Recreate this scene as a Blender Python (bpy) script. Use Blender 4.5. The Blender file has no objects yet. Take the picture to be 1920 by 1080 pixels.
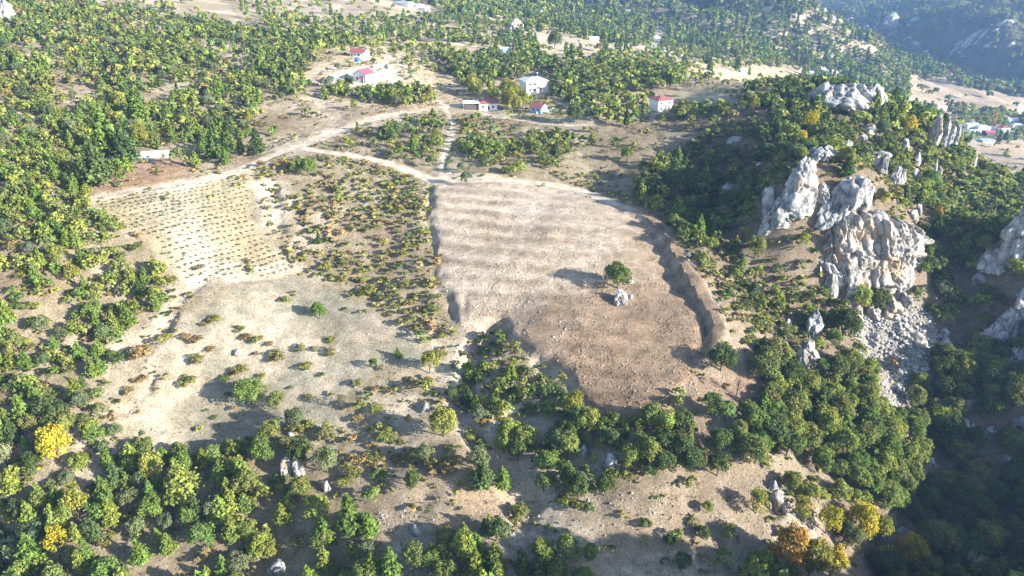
import bpy, math, random
import numpy as np
from mathutils import Vector
random.seed(7)
RNG = np.random.default_rng(11)
SC = bpy.context.scene
COL = SC.collection

# ------------------------------------------------------------------ camera, sky, sun, exposure
PITCH = math.radians(27.0)
CP, SP = math.cos(PITCH), math.sin(PITCH)
FPX = 1280.0                                   # focal length in photo pixels (1920 wide)
cam_d = bpy.data.cameras.new('camera'); cam = bpy.data.objects.new('camera', cam_d); COL.objects.link(cam)
cam.location = (0, 0, 0); cam.rotation_euler = (math.radians(90) - PITCH, 0, 0)
cam_d.sensor_width = 36.0; cam_d.lens = 24.0; cam_d.clip_start = 1.0; cam_d.clip_end = 9000.0
SC.camera = cam

SUN_ELEV = math.radians(18.5)
SUN_H = np.array([0.932, -0.362])              # horizontal direction towards the sun
SUN_H = SUN_H / np.linalg.norm(SUN_H)
SUN_DIR = Vector((SUN_H[0]*math.cos(SUN_ELEV), SUN_H[1]*math.cos(SUN_ELEV), math.sin(SUN_ELEV)))
wd = bpy.data.worlds.new('World'); SC.world = wd; wd.use_nodes = True
wn = wd.node_tree; bgn = wn.nodes['Background']
sky = wn.nodes.new('ShaderNodeTexSky'); sky.sky_type = 'NISHITA'; sky.sun_disc = False
sky.sun_elevation = SUN_ELEV; sky.sun_rotation = math.atan2(SUN_H[0], SUN_H[1])
sky.altitude = 900; sky.air_density = 1.0; sky.dust_density = 1.2; sky.ozone_density = 1.0
wn.links.new(sky.outputs[0], bgn.inputs[0]); bgn.inputs[1].default_value = 0.115
sun_d = bpy.data.lights.new('sun', 'SUN'); sun_d.energy = 5.0; sun_d.angle = math.radians(0.5); sun_d.color = (1.0, 0.945, 0.87)
sun = bpy.data.objects.new('sun', sun_d); COL.objects.link(sun)
sun.rotation_euler = SUN_DIR.to_track_quat('Z', 'Y').to_euler()
SC.view_settings.view_transform = 'Standard'; SC.view_settings.look = 'None'
SC.view_settings.exposure = 1.8; SC.view_settings.gamma = 1.0
try: SC.view_settings.use_curve_mapping = False
except Exception: pass
SC.cycles.max_bounces = 4; SC.cycles.diffuse_bounces = 2; SC.cycles.glossy_bounces = 1
SC.cycles.transmission_bounces = 2; SC.cycles.volume_bounces = 0; SC.cycles.transparent_max_bounces = 4
SC.cycles.use_denoising = True

# ------------------------------------------------------------------ small helpers
def tag(o, label=None, cat=None, group=None, kind=None):
    if label: o['label'] = label
    if cat: o['category'] = cat
    if group: o['group'] = group
    if kind: o['kind'] = kind
    return o

def mesh_from(name, V, F, mats, smooth=False, mat_idx=None):
    """V (n,3), F (m,k) all of one size (3 or 4)."""
    V = np.asarray(V, np.float32); F = np.asarray(F, np.int32)
    me = bpy.data.meshes.new(name)
    k = F.shape[1]
    me.vertices.add(len(V)); me.vertices.foreach_set('co', V.ravel())
    me.loops.add(F.size); me.loops.foreach_set('vertex_index', F.ravel())
    me.polygons.add(len(F)); me.polygons.foreach_set('loop_start', np.arange(0, F.size, k, dtype=np.int32))
    for m in (mats if isinstance(mats, (list, tuple)) else [mats]): me.materials.append(m)
    if smooth: me.polygons.foreach_set('use_smooth', np.ones(len(F), bool))
    if mat_idx is not None: me.polygons.foreach_set('material_index', np.asarray(mat_idx, np.int32))
    me.update(calc_edges=True)
    return me

def col_attr(me, name, rgb):
    a = me.attributes.new(name, 'FLOAT_COLOR', 'POINT')
    c = np.ones((len(me.vertices), 4), np.float32); c[:, :3] = rgb
    a.data.foreach_set('color', c.ravel())

def link(name, me, parent=None, loc=None):
    o = bpy.data.objects.new(name, me); COL.objects.link(o)
    if parent is not None: o.parent = parent
    if loc is not None: o.location = loc
    return o

def empty(name, loc, rz=0.0, scale=None):
    o = bpy.data.objects.new(name, None); COL.objects.link(o)
    o.location = loc; o.rotation_euler = (0, 0, rz); o.empty_display_size = 0.5
    if scale is not None: o.scale = scale
    return o

def hash2(ix, iy, seed):
    h = (ix.astype(np.int64)*374761393 + iy.astype(np.int64)*668265263 + seed*1442695041) & 0xffffffff
    h = ((h ^ (h >> 13))*1274126177) & 0xffffffff
    return ((h ^ (h >> 16)) & 0xffff)/65535.0

def vnoise(x, y, seed=0):
    x = np.asarray(x, float); y = np.asarray(y, float)
    ix = np.floor(x); iy = np.floor(y); fx = x-ix; fy = y-iy
    fx = fx*fx*fx*(fx*(fx*6-15)+10); fy = fy*fy*fy*(fy*(fy*6-15)+10)
    ix = ix.astype(np.int64); iy = iy.astype(np.int64)
    a = hash2(ix, iy, seed); b = hash2(ix+1, iy, seed); c = hash2(ix, iy+1, seed); d = hash2(ix+1, iy+1, seed)
    return (a*(1-fx)+b*fx)*(1-fy)+(c*(1-fx)+d*fx)*fy

def fbm(x, y, scale, octs=4, seed=0, gain=.5):
    """zero-mean, about -0.5..0.5"""
    s = 0.0; amp = 1.0; tot = 0.0; f = 1.0/scale
    for k in range(octs):
        c, sn = math.cos(.7*k+.3), math.sin(.7*k+.3)
        s = s + amp*(vnoise((x*c-y*sn)*f+17.3*k, (x*sn+y*c)*f-9.1*k, seed+k)-.5); tot += amp
        amp *= gain; f *= 2.03
    return s/tot*1.3

def ss(a, b, x):
    t = np.clip((x-a)/(b-a), 0, 1); return t*t*(3-2*t)

def inpoly(px, py, poly):
    px = np.asarray(px, float); py = np.asarray(py, float)
    r = np.zeros(px.shape, bool); n = len(poly)
    for i in range(n):
        x0, y0 = poly[i]; x1, y1 = poly[(i+1) % n]
        if y0 == y1: continue
        c = ((y0 > py) != (y1 > py)) & (px < (x1-x0)*(py-y0)/(y1-y0)+x0)
        r ^= c
    return r

def dist_polyline(x, y, pts):
    """distance to polyline, and arc parameter (index + fraction)"""
    best = np.full(x.shape, 1e9); par = np.zeros(x.shape); side = np.zeros(x.shape)
    for i in range(len(pts)-1):
        ax, ay = pts[i][:2]; bx, by = pts[i+1][:2]
        dx, dy = bx-ax, by-ay; L = dx*dx+dy*dy+1e-9
        t = np.clip(((x-ax)*dx+(y-ay)*dy)/L, 0, 1)
        d = np.hypot(x-ax-t*dx, y-ay-t*dy)
        m = d < best
        best = np.where(m, d, best); par = np.where(m, i+t, par)
        side = np.where(m, np.sign(dx*(y-ay)-dy*(x-ax)), side)
    return best, par, side

def sdist_poly(x, y, poly):
    d, _, _ = dist_polyline(x, y, list(poly)+[poly[0]])
    return np.where(inpoly(x, y, poly), d, -d)

def ray(px, py):
    u = (px-960.0)/FPX; v = (540.0-py)/FPX
    return u, CP+v*SP, -SP+v*CP

def project(x, y, z):
    d = y*CP-z*SP
    d = np.where(d < 1e-3, 1e-3, d)
    return 960+FPX*x/d, 540-FPX*(y*SP+z*CP)/d, d

# ------------------------------------------------------------------ terrain: survey points
P = [  # (pixel x, pixel y, forward distance in m) read off the photograph
 (0,1080,98),(480,1080,97),(960,1080,93),(1200,1080,94),(1400,1080,97),(1650,1080,105),(1920,1080,112),
 (0,1000,106),(480,1000,104),(900,1000,101),(1200,1000,101),(1400,1000,105),(1620,1000,113),(1800,1000,124),(1920,1000,127),
 (0,900,110),(480,900,114),(900,900,112),(1010,900,115),(1200,900,111),(1450,900,116),(1650,900,127),(1800,900,139),(1920,900,140),
 (0,760,127),(250,790,128),(400,760,137),(640,760,135),(830,790,129),(960,760,134),(1190,795,126),(1330,740,135),(1450,780,137),
 (1600,760,145),(1700,770,150),(1800,780,154),(1920,760,150),
 (0,640,141),(200,640,147),(400,640,150),(600,640,153),(800,640,154),(880,660,151),(1050,650,150),(1220,640,152),(1300,660,148),(1355,625,154),
 (1450,640,158),(1540,640,162),(1620,640,169),(1700,640,173),(1790,640,177),(1890,650,171),
 (0,500,158),(150,500,164),(300,480,174),(450,470,183),(560,500,182),(700,500,185),(800,500,184),(1050,500,180),(1200,480,185),(1280,520,178),
 (1350,500,184),(1440,500,185),(1520,520,182),(1580,565,180),(1660,560,183),(1640,428,192),(1700,428,194),(1540,440,193),(1780,520,196),(1890,470,190),
 (0,340,197),(150,350,202),(300,350,208),(440,325,223),(570,275,258),(650,330,232),(800,340,232),(900,338,231),(1050,348,230),(1180,402,209),
 (1150,300,256),(1150,345,238),(1240,330,236),(1300,250,285),(1300,400,217),(1350,330,250),(1400,400,211),(1440,330,210),(1500,335,195),(1580,350,192),
 (1540,290,220),(1420,270,256),(1500,230,282),(1430,200,305),(1480,160,345),(1600,195,320),(1650,230,288),(1740,240,312),(1680,300,262),(1750,310,276),
 (1850,340,290),(1800,420,243),(1920,400,265),
 (1300,180,350),(1350,150,400),(1200,130,450),(1000,160,372),(1240,200,338),(1100,220,312),(900,215,322),(780,205,318),(680,150,360),(675,100,410),
 (850,130,420),(900,90,520),(1050,90,560),(1000,60,650),(770,10,760),(900,8,950),(1100,8,1150),(1230,70,850),(1300,40,1000),(1400,100,800),
 (1300,110,680),(1400,140,600),(1480,8,1050),(1640,75,1080),(1740,125,1100),(1800,150,1120),(1240,8,1300),
 (480,2,650),(300,60,430),(480,100,400),(0,2,440),(0,100,335),(0,200,250),(200,150,315),(200,250,250),(400,200,296),(400,285,254),(560,170,330),(620,30,600),
 (1900,280,640),(1900,250,760),(1900,200,930),(1750,190,880),(1700,150,1000),(1850,170,1040),(1910,152,1150),
 (1880,60,1260),(1880,2,1370),(1700,70,1450),(1680,30,1600),(1600,15,2150),(1780,20,1500),
]
W = [  # points the photograph hides or leaves outside the frame
 (0,0,-124),(0,-300,-118),(-200,0,-108),(-300,100,-92),(-330,250,-52),(-420,420,-20),(-380,700,0),(-600,1000,25),(-200,1500,-20),(150,1750,-10),
 (96,66,-80),(120,52,-76),(101,88,-119),(127,112,-130),(165,122,-104),(208,105,-86),(262,120,-76),(230,60,-84),(190,160,-94),(232,200,-82),(320,180,-62),
 (300,450,-165),(360,560,-186),(285,385,-142),(270,300,-112),(600,700,-190),(900,800,-190),(500,300,-120),
 (560,1180,-150),(760,1300,-204),(520,1500,-170),(600,2300,-120),(1000,2700,-40),(1700,2600,-20),(150,2500,-40),(1350,1900,-20),(1400,1400,20),(1450,1150,95),(1560,1500,105),(1690,1950,115),(1400,830,-90),(1450,600,-110),  # includes an unseen ridge far right, added to shade the far mountains
 (1300,1000,-150),(1800,1000,-60),(-1200,1500,30),(-800,2600,0),(-1200,300,20),(-900,-300,-40),(600,-300,-60),(1400,0,0),(2300,2500,20),(2300,500,-20),(0,3100,-20),(1200,3100,-10),
]
A = []
for px, py, Y in P:
    u, yc, zc = ray(px, py); t = Y/yc; A.append((u*t, Y, zc*t))
A = np.array(A + W, float)

def phi(r2, c2): return np.sqrt(r2+c2)
CC = 100.0
def rbf_fit(A):
    n = len(A); X = A[:, :2]/100.0
    r2 = ((X[:, None, :]-X[None, :, :])**2).sum(-1)
    # softness grows with the spacing of the survey
    K = -np.sqrt(r2+0.02)
    K += np.eye(n)*0.004
    Pm = np.c_[np.ones(n), X]
    M = np.block([[K, Pm], [Pm.T, np.zeros((3, 3))]])
    return np.linalg.solve(M, np.r_[A[:, 2], 0, 0, 0])
RW = rbf_fit(A)
def base_z(x, y):
    sh = np.shape(x); x = np.ravel(x)/100.0; y = np.ravel(y)/100.0
    out = np.empty(len(x)); n = len(A); X = A[:, :2]/100.0
    for s in range(0, len(x), 20000):
        xs = x[s:s+20000, None].astype(np.float32); ys = y[s:s+20000, None].astype(np.float32)
        r = -np.sqrt((xs-X[:, 0].astype(np.float32))**2+(ys-X[:, 1].astype(np.float32))**2+np.float32(0.02))
        out[s:s+20000] = r@RW[:n].astype(np.float32) + RW[n] + RW[n+1]*x[s:s+20000] + RW[n+2]*y[s:s+20000]
    return out.reshape(sh)

def lines(a0, a1, b0, b1, step, grow, mx):
    c = list(np.arange(a0, a1+1e-6, step)); s = step
    hi = [c[-1]]
    while hi[-1] < b1: s = min(s*grow, mx); hi.append(hi[-1]+s)
    s = step; lo = [c[0]]
    while lo[-1] > b0: s = min(s*grow, mx); lo.append(lo[-1]-s)
    return np.array(lo[::-1][:-1]+c+hi[1:])
NX = lines(-165, 172, -330, 330, .82, 1.035, 3.2)
NY = lines(84, 275, 30, 520, .82, 1.022, 3.0)
GX, GY = np.meshgrid(NX, NY)
FX = lines(-700, 1100, -1500, 2600, 9.0, 1.06, 26)
FY = lines(-60, 1250, -500, 3300, 9.0, 1.06, 26)
HX, HY = np.meshgrid(FX, FY)

def far_detail(x, y):
    """relief of the far hillsides: spurs and side gullies"""
    w = ss(650, 1300, y)
    r = np.abs(fbm(x, y, 260, 4, 31)); r2 = np.abs(fbm(x+.5*y, y, 120, 3, 51))
    return w*((.16-r)*120+(.13-r2)*50) + ss(350, 600, y)*fbm(x, y, 60, 3, 41)*4
def near_detail(x, y):
    return fbm(x, y, 30, 4, 3)*2.2

NZ0 = base_z(GX, GY)+near_detail(GX, GY)+far_detail(GX, GY)
HZ = base_z(HX, HY)+near_detail(HX, HY)+far_detail(HX, HY)

def bil(gx, gy, gz, x, y):
    x = np.clip(x, gx[0], gx[-1]-1e-6); y = np.clip(y, gy[0], gy[-1]-1e-6)
    i = np.searchsorted(gx, x, 'right')-1; j = np.searchsorted(gy, y, 'right')-1
    i = np.clip(i, 0, len(gx)-2); j = np.clip(j, 0, len(gy)-2)
    fx = (x-gx[i])/(gx[i+1]-gx[i]); fy = (y-gy[j])/(gy[j+1]-gy[j])
    return (gz[j, i]*(1-fx)+gz[j, i+1]*fx)*(1-fy)+(gz[j+1, i]*(1-fx)+gz[j+1, i+1]*fx)*fy
NZ = NZ0.copy()
def height(x, y):
    x = np.asarray(x, float); y = np.asarray(y, float)
    near = (x > NX[0]+1) & (x < NX[-1]-1) & (y > NY[0]+1) & (y < NY[-1]-1)
    return np.where(near, bil(NX, NY, NZ, x, y), bil(FX, FY, HZ, x, y))
TS = np.geomspace(70, 3400, 1500)
def hit(px, py):
    """where the line of sight through a photo pixel meets the ground"""
    px = np.atleast_1d(np.asarray(px, float)); py = np.atleast_1d(np.asarray(py, float))
    u, yc, zc = ray(px, py)
    X = u[:, None]*TS; Y = yc[:, None]*TS; Z = zc[:, None]*TS
    below = Z < height(X, Y)
    k = np.where(below.any(1), below.argmax(1), len(TS)-1); k = np.maximum(k, 1)
    r = np.arange(len(px))
    d1 = Z[r, k]-height(X[r, k], Y[r, k]); d0 = Z[r, k-1]-height(X[r, k-1], Y[r, k-1])
    f = np.clip(d0/(d0-d1+1e-9), 0, 1); t = TS[k-1]+(TS[k]-TS[k-1])*f
    x, y = u*t, yc*t
    return np.c_[x, y, height(x, y)], t
def visible(x, y, z, lift=1.0):
    """is a point LIFT above the ground seen from the camera (terrain only)"""
    out = np.ones(len(x), bool)
    s = np.linspace(.12, .985, 70)
    for a in range(0, len(x), 20000):
        xs, ys, zs = x[a:a+20000, None], y[a:a+20000, None], (z[a:a+20000]+lift)[:, None]
        out[a:a+20000] = (zs*s > height(xs*s, ys*s)-.2).all(1)
    return out

# ------------------------------------------------------------------ ground plan (outlines traced on the photo, laid out on the survey)
def world(poly): return [tuple(p[:2]) for p in hit([q[0] for q in poly], [q[1] for q in poly])[0]]
FIELD_PX = [(806,352),(840,341),(900,338),(960,340),(1050,352),(1120,374),(1180,402),(1222,424),(1255,470),(1282,530),(1312,590),(1325,640),(1308,668),
            (1290,690),(1312,722),(1262,745),(1255,772),(1195,797),(1120,782),(1086,750),(1070,706),(1020,676),(990,656),(946,628),(925,612),(860,616),(843,590),(834,540),(818,490),(806,420)]
VINE_PX = [(166,374),(300,353),(420,330),(470,322),(478,345),(470,400),(500,450),(545,482),(562,508),(470,528),(400,532),(350,536),(318,510),(288,462),(240,430),(198,405)]
MEADOW_PX = [(420,545),(470,530),(560,512),(640,543),(735,592),(815,642),(835,682),(700,705),(640,765),(700,800),(640,800),(545,790),(480,815),(370,850),(240,850),(225,800),(270,760),(290,735),(320,690),(300,650),(350,610)]
SCREE_PX = [(1600,600),(1690,556),(1745,590),(1768,640),(1745,690),(1700,785),(1640,755),(1660,700),(1600,660)]
FIELD, VINE, MEADOW, SCREE = world(FIELD_PX), world(VINE_PX), world(MEADOW_PX), world(SCREE_PX)
ROADS_PX = [  # (outline, width in m)
 ([(880,198),(835,200),(780,208),(740,215),(700,224),(645,240),(600,260),(570,272),(545,280),(520,288),(495,298),(465,312),(430,325),(380,338),(300,352),(230,362),(165,374)], 4.6),
 ([(560,277),(610,285),(650,291),(720,303),(780,326),(825,341),(870,340),(910,337),(960,339),(1010,343),(1050,348),(1110,365),(1170,394),(1218,416),(1248,458),(1285,525),(1322,585),(1342,622),(1335,650),(1308,672)], 4.4),
 ([(1240,236),(1160,233),(1090,236),(1020,232),(950,222),(900,212)], 2.6),
 ([(1430,218),(1370,226),(1300,232),(1240,236)], 2.8),
 ([(838,205),(850,240),(836,280),(826,325)], 1.7),
 ([(830,196),(790,160),(760,130),(735,112),(715,98)], 2.6),
 ([(600,158),(575,150),(590,138),(640,126)], 3.0),
 ([(1225,95),(1232,80),(1238,66),(1232,56)], 9.0),
 ([(1862,268),(1850,272),(1838,268),(1800,270)], 6.0),
 ([(1800,180),(1690,150),(1760,195)], 3.0),
 ([(1080,215),(1130,180),(1180,172),(1260,165),(1330,150)], 2.4),
 ([(290,172),(330,170),(350,160),(400,150)], 2.4),
]
ROADS = []
for pl, w in ROADS_PX:
    # densify so that bends stay smooth
    q = np.array(pl, float); n = len(q); tt = np.linspace(0, n-1, (n-1)*5+1)
    i = np.minimum(tt.astype(int), n-2); f = tt-i
    p0 = q[np.maximum(i-1, 0)]; p1 = q[i]; p2 = q[i+1]; p3 = q[np.minimum(i+2, n-1)]
    f = f[:, None]
    c = .5*((2*p1)+(-p0+p2)*f+(2*p0-5*p1+4*p2-p3)*f*f+(-p0+3*p1-3*p2+p3)*f**3)
    h, t = hit(c[:, 0], c[:, 1])
    for _ in range(4):  # smooth the profile
        h[1:-1] = .25*h[:-2]+.5*h[1:-1]+.25*h[2:]
    ROADS.append((h, w))
GULLY_PX = [  # outline, half width, depth
 ([(932,618),(905,640),(888,668),(878,720),(862,770),(884,815),(930,860)], 4.0, 3.2),
 ([(1022,690),(1016,740),(990,785),(955,815),(950,860),(980,930),(1010,1000)], 4.5, 3.0),
 ([(500,350),(512,385),(520,430)], 3.5, 2.0),
 ([(380,522),(335,560),(312,605),(285,640),(225,655)], 2.4, 1.1),
 ([(292,700),(275,735),(245,765),(225,772)], 1.6, 1.2),
 ([(805,350),(800,400),(812,450),(808,500),(838,560),(846,600)], 1.4, .8),
 ([(870,565),(868,600)], 1.0, .6),
 ([(1640,620),(1700,720),(1760,860),(1720,960),(1640,1060)], 9.0, 5.0),
 ([(850,250),(838,290)], 2.0, 1.0),
]
gx, gy = GX.ravel(), GY.ravel()
sel = (np.abs(gx) < 260) & (gy < 460)
Z = NZ.ravel().copy()
xs_, ys_ = gx[sel], gy[sel]; zs_ = Z[sel]
wob = fbm(xs_, ys_, 9, 3, 71)*2.6
D_FIELD = sdist_poly(xs_, ys_, FIELD)+wob*.6
D_VINE = sdist_poly(xs_, ys_, VINE)+wob*.8
D_MEAD = sdist_poly(xs_, ys_, MEADOW)+wob*2
D_SCREE = sdist_poly(xs_, ys_, SCREE)+wob*1.5
fine = fbm(xs_, ys_, 5.5, 3, 91)*.75 + np.abs(fbm(xs_, ys_, 14, 3, 95))*1.1
zs_ += fine*(1-ss(-2, 1, D_FIELD))*(1-.7*ss(-2, 2, D_MEAD))*(1-.85*ss(-2, 1, D_VINE))
# the cleared field: a made bench, its lower edge a tipped scarp; broad dozer steps along the contour
low = 1-ss(150, 178, ys_)
zs_ += (.2+1.3*low)*ss(-.6, 1.1, D_FIELD)*ss(400, 0, ys_*0)
lev = base_z(xs_, ys_)
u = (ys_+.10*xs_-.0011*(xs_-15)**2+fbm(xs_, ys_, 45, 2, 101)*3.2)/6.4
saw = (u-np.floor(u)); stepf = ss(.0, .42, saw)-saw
zs_ += (stepf*1.35+fbm(xs_, ys_, 3.2, 2, 105)*.22)*ss(.5, 3, D_FIELD)*(.5+.5*ss(140, 160, ys_))
zs_ += fbm(xs_, ys_, 1.8, 2, 107)*.16*ss(-1, 1, D_VINE)
for pl, hw, dep in GULLY_PX:
    h, t = hit([q[0] for q in pl], [q[1] for q in pl])
    d, par, sd = dist_polyline(xs_+wob*.8, ys_+wob*.8, h)
    zs_ -= dep*(1-ss(.15*hw, hw*1.25, d))*(.75+fbm(xs_, ys_, 6, 2, 131))
RD = np.full(xs_.shape, 99.0)
for k, (h, w) in enumerate(ROADS):
    if h[:, 1].min() > 440: continue
    d, par, sd = dist_polyline(xs_, ys_, h)
    d = d+fbm(xs_, ys_, 4, 3, 111)*1.5
    zr = np.interp(par, np.arange(len(h)), h[:, 2])
    if k == 1:   # the lower track stands proud of the field on its tipped side
        s = par/(len(h)-1); up_ = ss(.56, .80, s)*(1-ss(.93, 1.0, s)*.9); zr = zr+3.4*up_*(1+.7*fbm(xs_, ys_, 9, 3, 117)); zs_ += 3.4*up_*np.exp(-(d/16)**2)*(sd > 0)
    w = w-1.6*(k == 1)*ss(.55, .75, par/(len(h)-1)); m = 1-ss(w*.5, w*.5+1.6, d)
    zs_ = zs_*(1-m)+(zr+fbm(xs_, ys_, 3, 2, 113)*.15)*m
    RD = np.minimum(RD, d-w*.5)
Z[sel] = zs_; NZ = Z.reshape(NZ.shape)
# keep the coarse sheet of distant ground below the fine one where they overlap
inside = (HX > NX[0]+2) & (HX < NX[-1]-2) & (HY > NY[0]+2) & (HY < NY[-1]-2)
HZd = HZ.copy(); HZd[inside] -= 6.0

# ------------------------------------------------------------------ materials
def nodes_of(name):
    m = bpy.data.materials.new(name); m.use_nodes = True
    nt = m.node_tree; nt.nodes.clear()
    return m, nt, (lambda t: nt.nodes.new('ShaderNode'+t)), nt.links.new

def ground_mat(furrow=False):
    m, nt, N, L = nodes_of('ploughed_earth' if furrow else 'earth')
    out = N('OutputMaterial'); b = N('BsdfPrincipled'); L(b.outputs[0], out.inputs[0])
    b.inputs['Roughness'].default_value = .95; b.inputs['Specular IOR Level'].default_value = .15
    at = N('Attribute'); at.attribute_name = 'soil'
    rg = N('Attribute'); rg.attribute_name = 'rough'
    geo = N('NewGeometry')
    def noise(sc, det, ro=.6):
        n = N('TexNoise'); n.inputs['Scale'].default_value = sc; n.inputs['Detail'].default_value = det
        n.inputs['Roughness'].default_value = ro; L(geo.outputs['Position'], n.inputs['Vector']); return n
    n1 = noise(.35, 5); n2 = noise(2.1, 4, .7); n3 = noise(.05, 4)
    def ramp(src, a, bb, c0, c1):
        r = N('ValToRGB'); r.color_ramp.elements[0].position = a; r.color_ramp.elements[1].position = bb
        r.color_ramp.elements[0].color = (*c0, 1); r.color_ramp.elements[1].color = (*c1, 1); L(src, r.inputs[0]); return r
    def mul(a, bsock, f=1.0):
        x = N('MixRGB'); x.blend_type = 'MULTIPLY'; x.inputs[0].default_value = f; L(a, x.inputs[1]); L(bsock, x.inputs[2]); return x
    r1 = ramp(n1.outputs['Fac'], .32, .68, (.74, .72, .68), (1.22, 1.2, 1.16))
    r2 = ramp(n2.outputs['Fac'], .34, .62, (.62, .60, .52), (1.16, 1.15, 1.14))
    r3 = ramp(n3.outputs['Fac'], .35, .65, (.88, .84, .80), (1.1, 1.1, 1.1))
    c = mul(at.outputs['Color'], r1.outputs[0]); c = mul(c.outputs[0], r2.outputs[0]); c = mul(c.outputs[0], r3.outputs[0])
    if furrow:
        mp = N('Mapping'); mp.inputs['Scale'].default_value = (.22, 1.15, .3); mp.inputs['Rotation'].default_value = (0, 0, -.09); L(geo.outputs['Position'], mp.inputs[0])
        nf = N('TexNoise'); nf.inputs['Scale'].default_value = 1.0; nf.inputs['Detail'].default_value = 5; nf.inputs['Roughness'].default_value = .65; nf.inputs['Distortion'].default_value = 1.3; L(mp.outputs[0], nf.inputs['Vector'])
        rf = ramp(nf.outputs['Fac'], .36, .58, (.80, .79, .77), (1.07, 1.07, 1.07)); c = mul(c.outputs[0], rf.outputs[0])
    L(c.outputs[0], b.inputs['Base Color'])
    nb = noise(1.5, 8, .8)
    bp = N('Bump'); bp.inputs['Distance'].default_value = 1.3
    mm = N('Math'); mm.operation = 'MULTIPLY'; mm.inputs[1].default_value = .9; L(rg.outputs['Fac'], mm.inputs[0]); L(mm.outputs[0], bp.inputs['Strength'])
    L(nb.outputs['Fac'], bp.inputs['Height']); L(bp.outputs[0], b.inputs['Normal'])
    if furrow:
        bf = N('Bump'); bf.inputs['Strength'].default_value = .5; bf.inputs['Distance'].default_value = .8; L(nf.outputs['Fac'], bf.inputs['Height']); L(bp.outputs[0], bf.inputs['Normal']); L(bf.outputs[0], b.inputs['Normal'])
    return m
M_EARTH = ground_mat(); M_FURROW = ground_mat(True)

def rock_mat(name, base, dark, warm, warm_amt, sc=1.0):
    m, nt, N, L = nodes_of(name)
    out = N('OutputMaterial'); b = N('BsdfPrincipled'); L(b.outputs[0], out.inputs[0])
    b.inputs['Roughness'].default_value = .9; b.inputs['Specular IOR Level'].default_value = .2
    geo = N('NewGeometry')
    mp = N('Mapping'); mp.inputs['Scale'].default_value = (1, 1, .62); L(geo.outputs['Position'], mp.inputs[0])
    def noise(s, d, r, src):
        n = N('TexNoise'); n.inputs['Scale'].default_value = s; n.inputs['Detail'].default_value = d; n.inputs['Roughness'].default_value = r
        L(src, n.inputs['Vector']); return n
    na = noise(.42*sc, 8, .72, mp.outputs[0]); nb = noise(.12*sc, 4, .6, geo.outputs['Position']); nc = noise(2.6*sc, 5, .7, geo.outputs['Position'])
    r = N('ValToRGB'); e = r.color_ramp.elements
    e[0].position = .40; e[0].color = (*dark, 1); e[1].position = .57; e[1].color = (*base, 1); L(na.outputs['Fac'], r.inputs[0])
    rw = N('ValToRGB'); rw.color_ramp.elements[0].position = .52; rw.color_ramp.elements[1].position = .66; L(nb.outputs['Fac'], rw.inputs[0])
    mw = N('Math'); mw.operation = 'MULTIPLY'; mw.inputs[1].default_value = warm_amt; L(rw.outputs[0], mw.inputs[0])
    mx = N('MixRGB'); L(mw.outputs[0], mx.inputs[0]); L(r.outputs[0], mx.inputs[1]); mx.inputs[2].default_value = (*warm, 1)
    rc = N('ValToRGB'); rc.color_ramp.elements[0].position = .33; rc.color_ramp.elements[0].color = (.6, .6, .6, 1)
    rc.color_ramp.elements[1].position = .6; rc.color_ramp.elements[1].color = (1.1, 1.1, 1.1, 1); L(nc.outputs['Fac'], rc.inputs[0])
    ml = N('MixRGB'); ml.blend_type = 'MULTIPLY'; ml.inputs[0].default_value = 1; L(mx.outputs[0], ml.inputs[1]); L(rc.outputs[0], ml.inputs[2])
    L(ml.outputs[0], b.inputs['Base Color'])
    bp = N('Bump'); bp.inputs['Strength'].default_value = .8; bp.inputs['Distance'].default_value = .8; L(na.outputs['Fac'], bp.inputs['Height'])
    bp2 = N('Bump'); bp2.inputs['Strength'].default_value = .5; bp2.inputs['Distance'].default_value = .25; L(nc.outputs['Fac'], bp2.inputs['Height']); L(bp.outputs[0], bp2.inputs['Normal'])
    L(bp2.outputs[0], b.inputs['Normal'])
    return m
M_LIME = rock_mat('limestone', (.45, .44, .42), (.11, .11, .115), (.46, .36, .25), .5)
M_CLIFF = rock_mat('cliff_stone', (.47, .435, .385), (.19, .165, .14), (.50, .36, .22), .8)
M_STONE = rock_mat('pale_stone', (.50, .48, .45), (.26, .25, .24), (.42, .34, .26), .4, 2.5)

def leaf_mat(name, attr):
    """foliage: the colour of the plant times the variation of its leaf sprays"""
    m, nt, N, L = nodes_of(name)
    out = N('OutputMaterial'); d = N('BsdfDiffuse'); t = N('BsdfTranslucent'); mix = N('MixShader')
    a = N('Attribute'); a.attribute_name = 'spray'
    if attr:
        c = N('Attribute'); c.attribute_name = 'tint'; src = c.outputs['Color']
    else:
        c = N('ObjectInfo'); src = c.outputs['Color']
    ml = N('MixRGB'); ml.blend_type = 'MULTIPLY'; ml.inputs[0].default_value = 1
    L(src, ml.inputs[1]); L(a.outputs['Color'], ml.inputs[2])
    L(ml.outputs[0], d.inputs[0]); L(ml.outputs[0], t.inputs[0])
    mix.inputs[0].default_value = .3; L(d.outputs[0], mix.inputs[1]); L(t.outputs[0], mix.inputs[2]); L(mix.outputs[0], out.inputs[0])
    return m
M_LEAF = leaf_mat('leaves', False); M_LEAFA = leaf_mat('leaves_mass', True)

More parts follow.
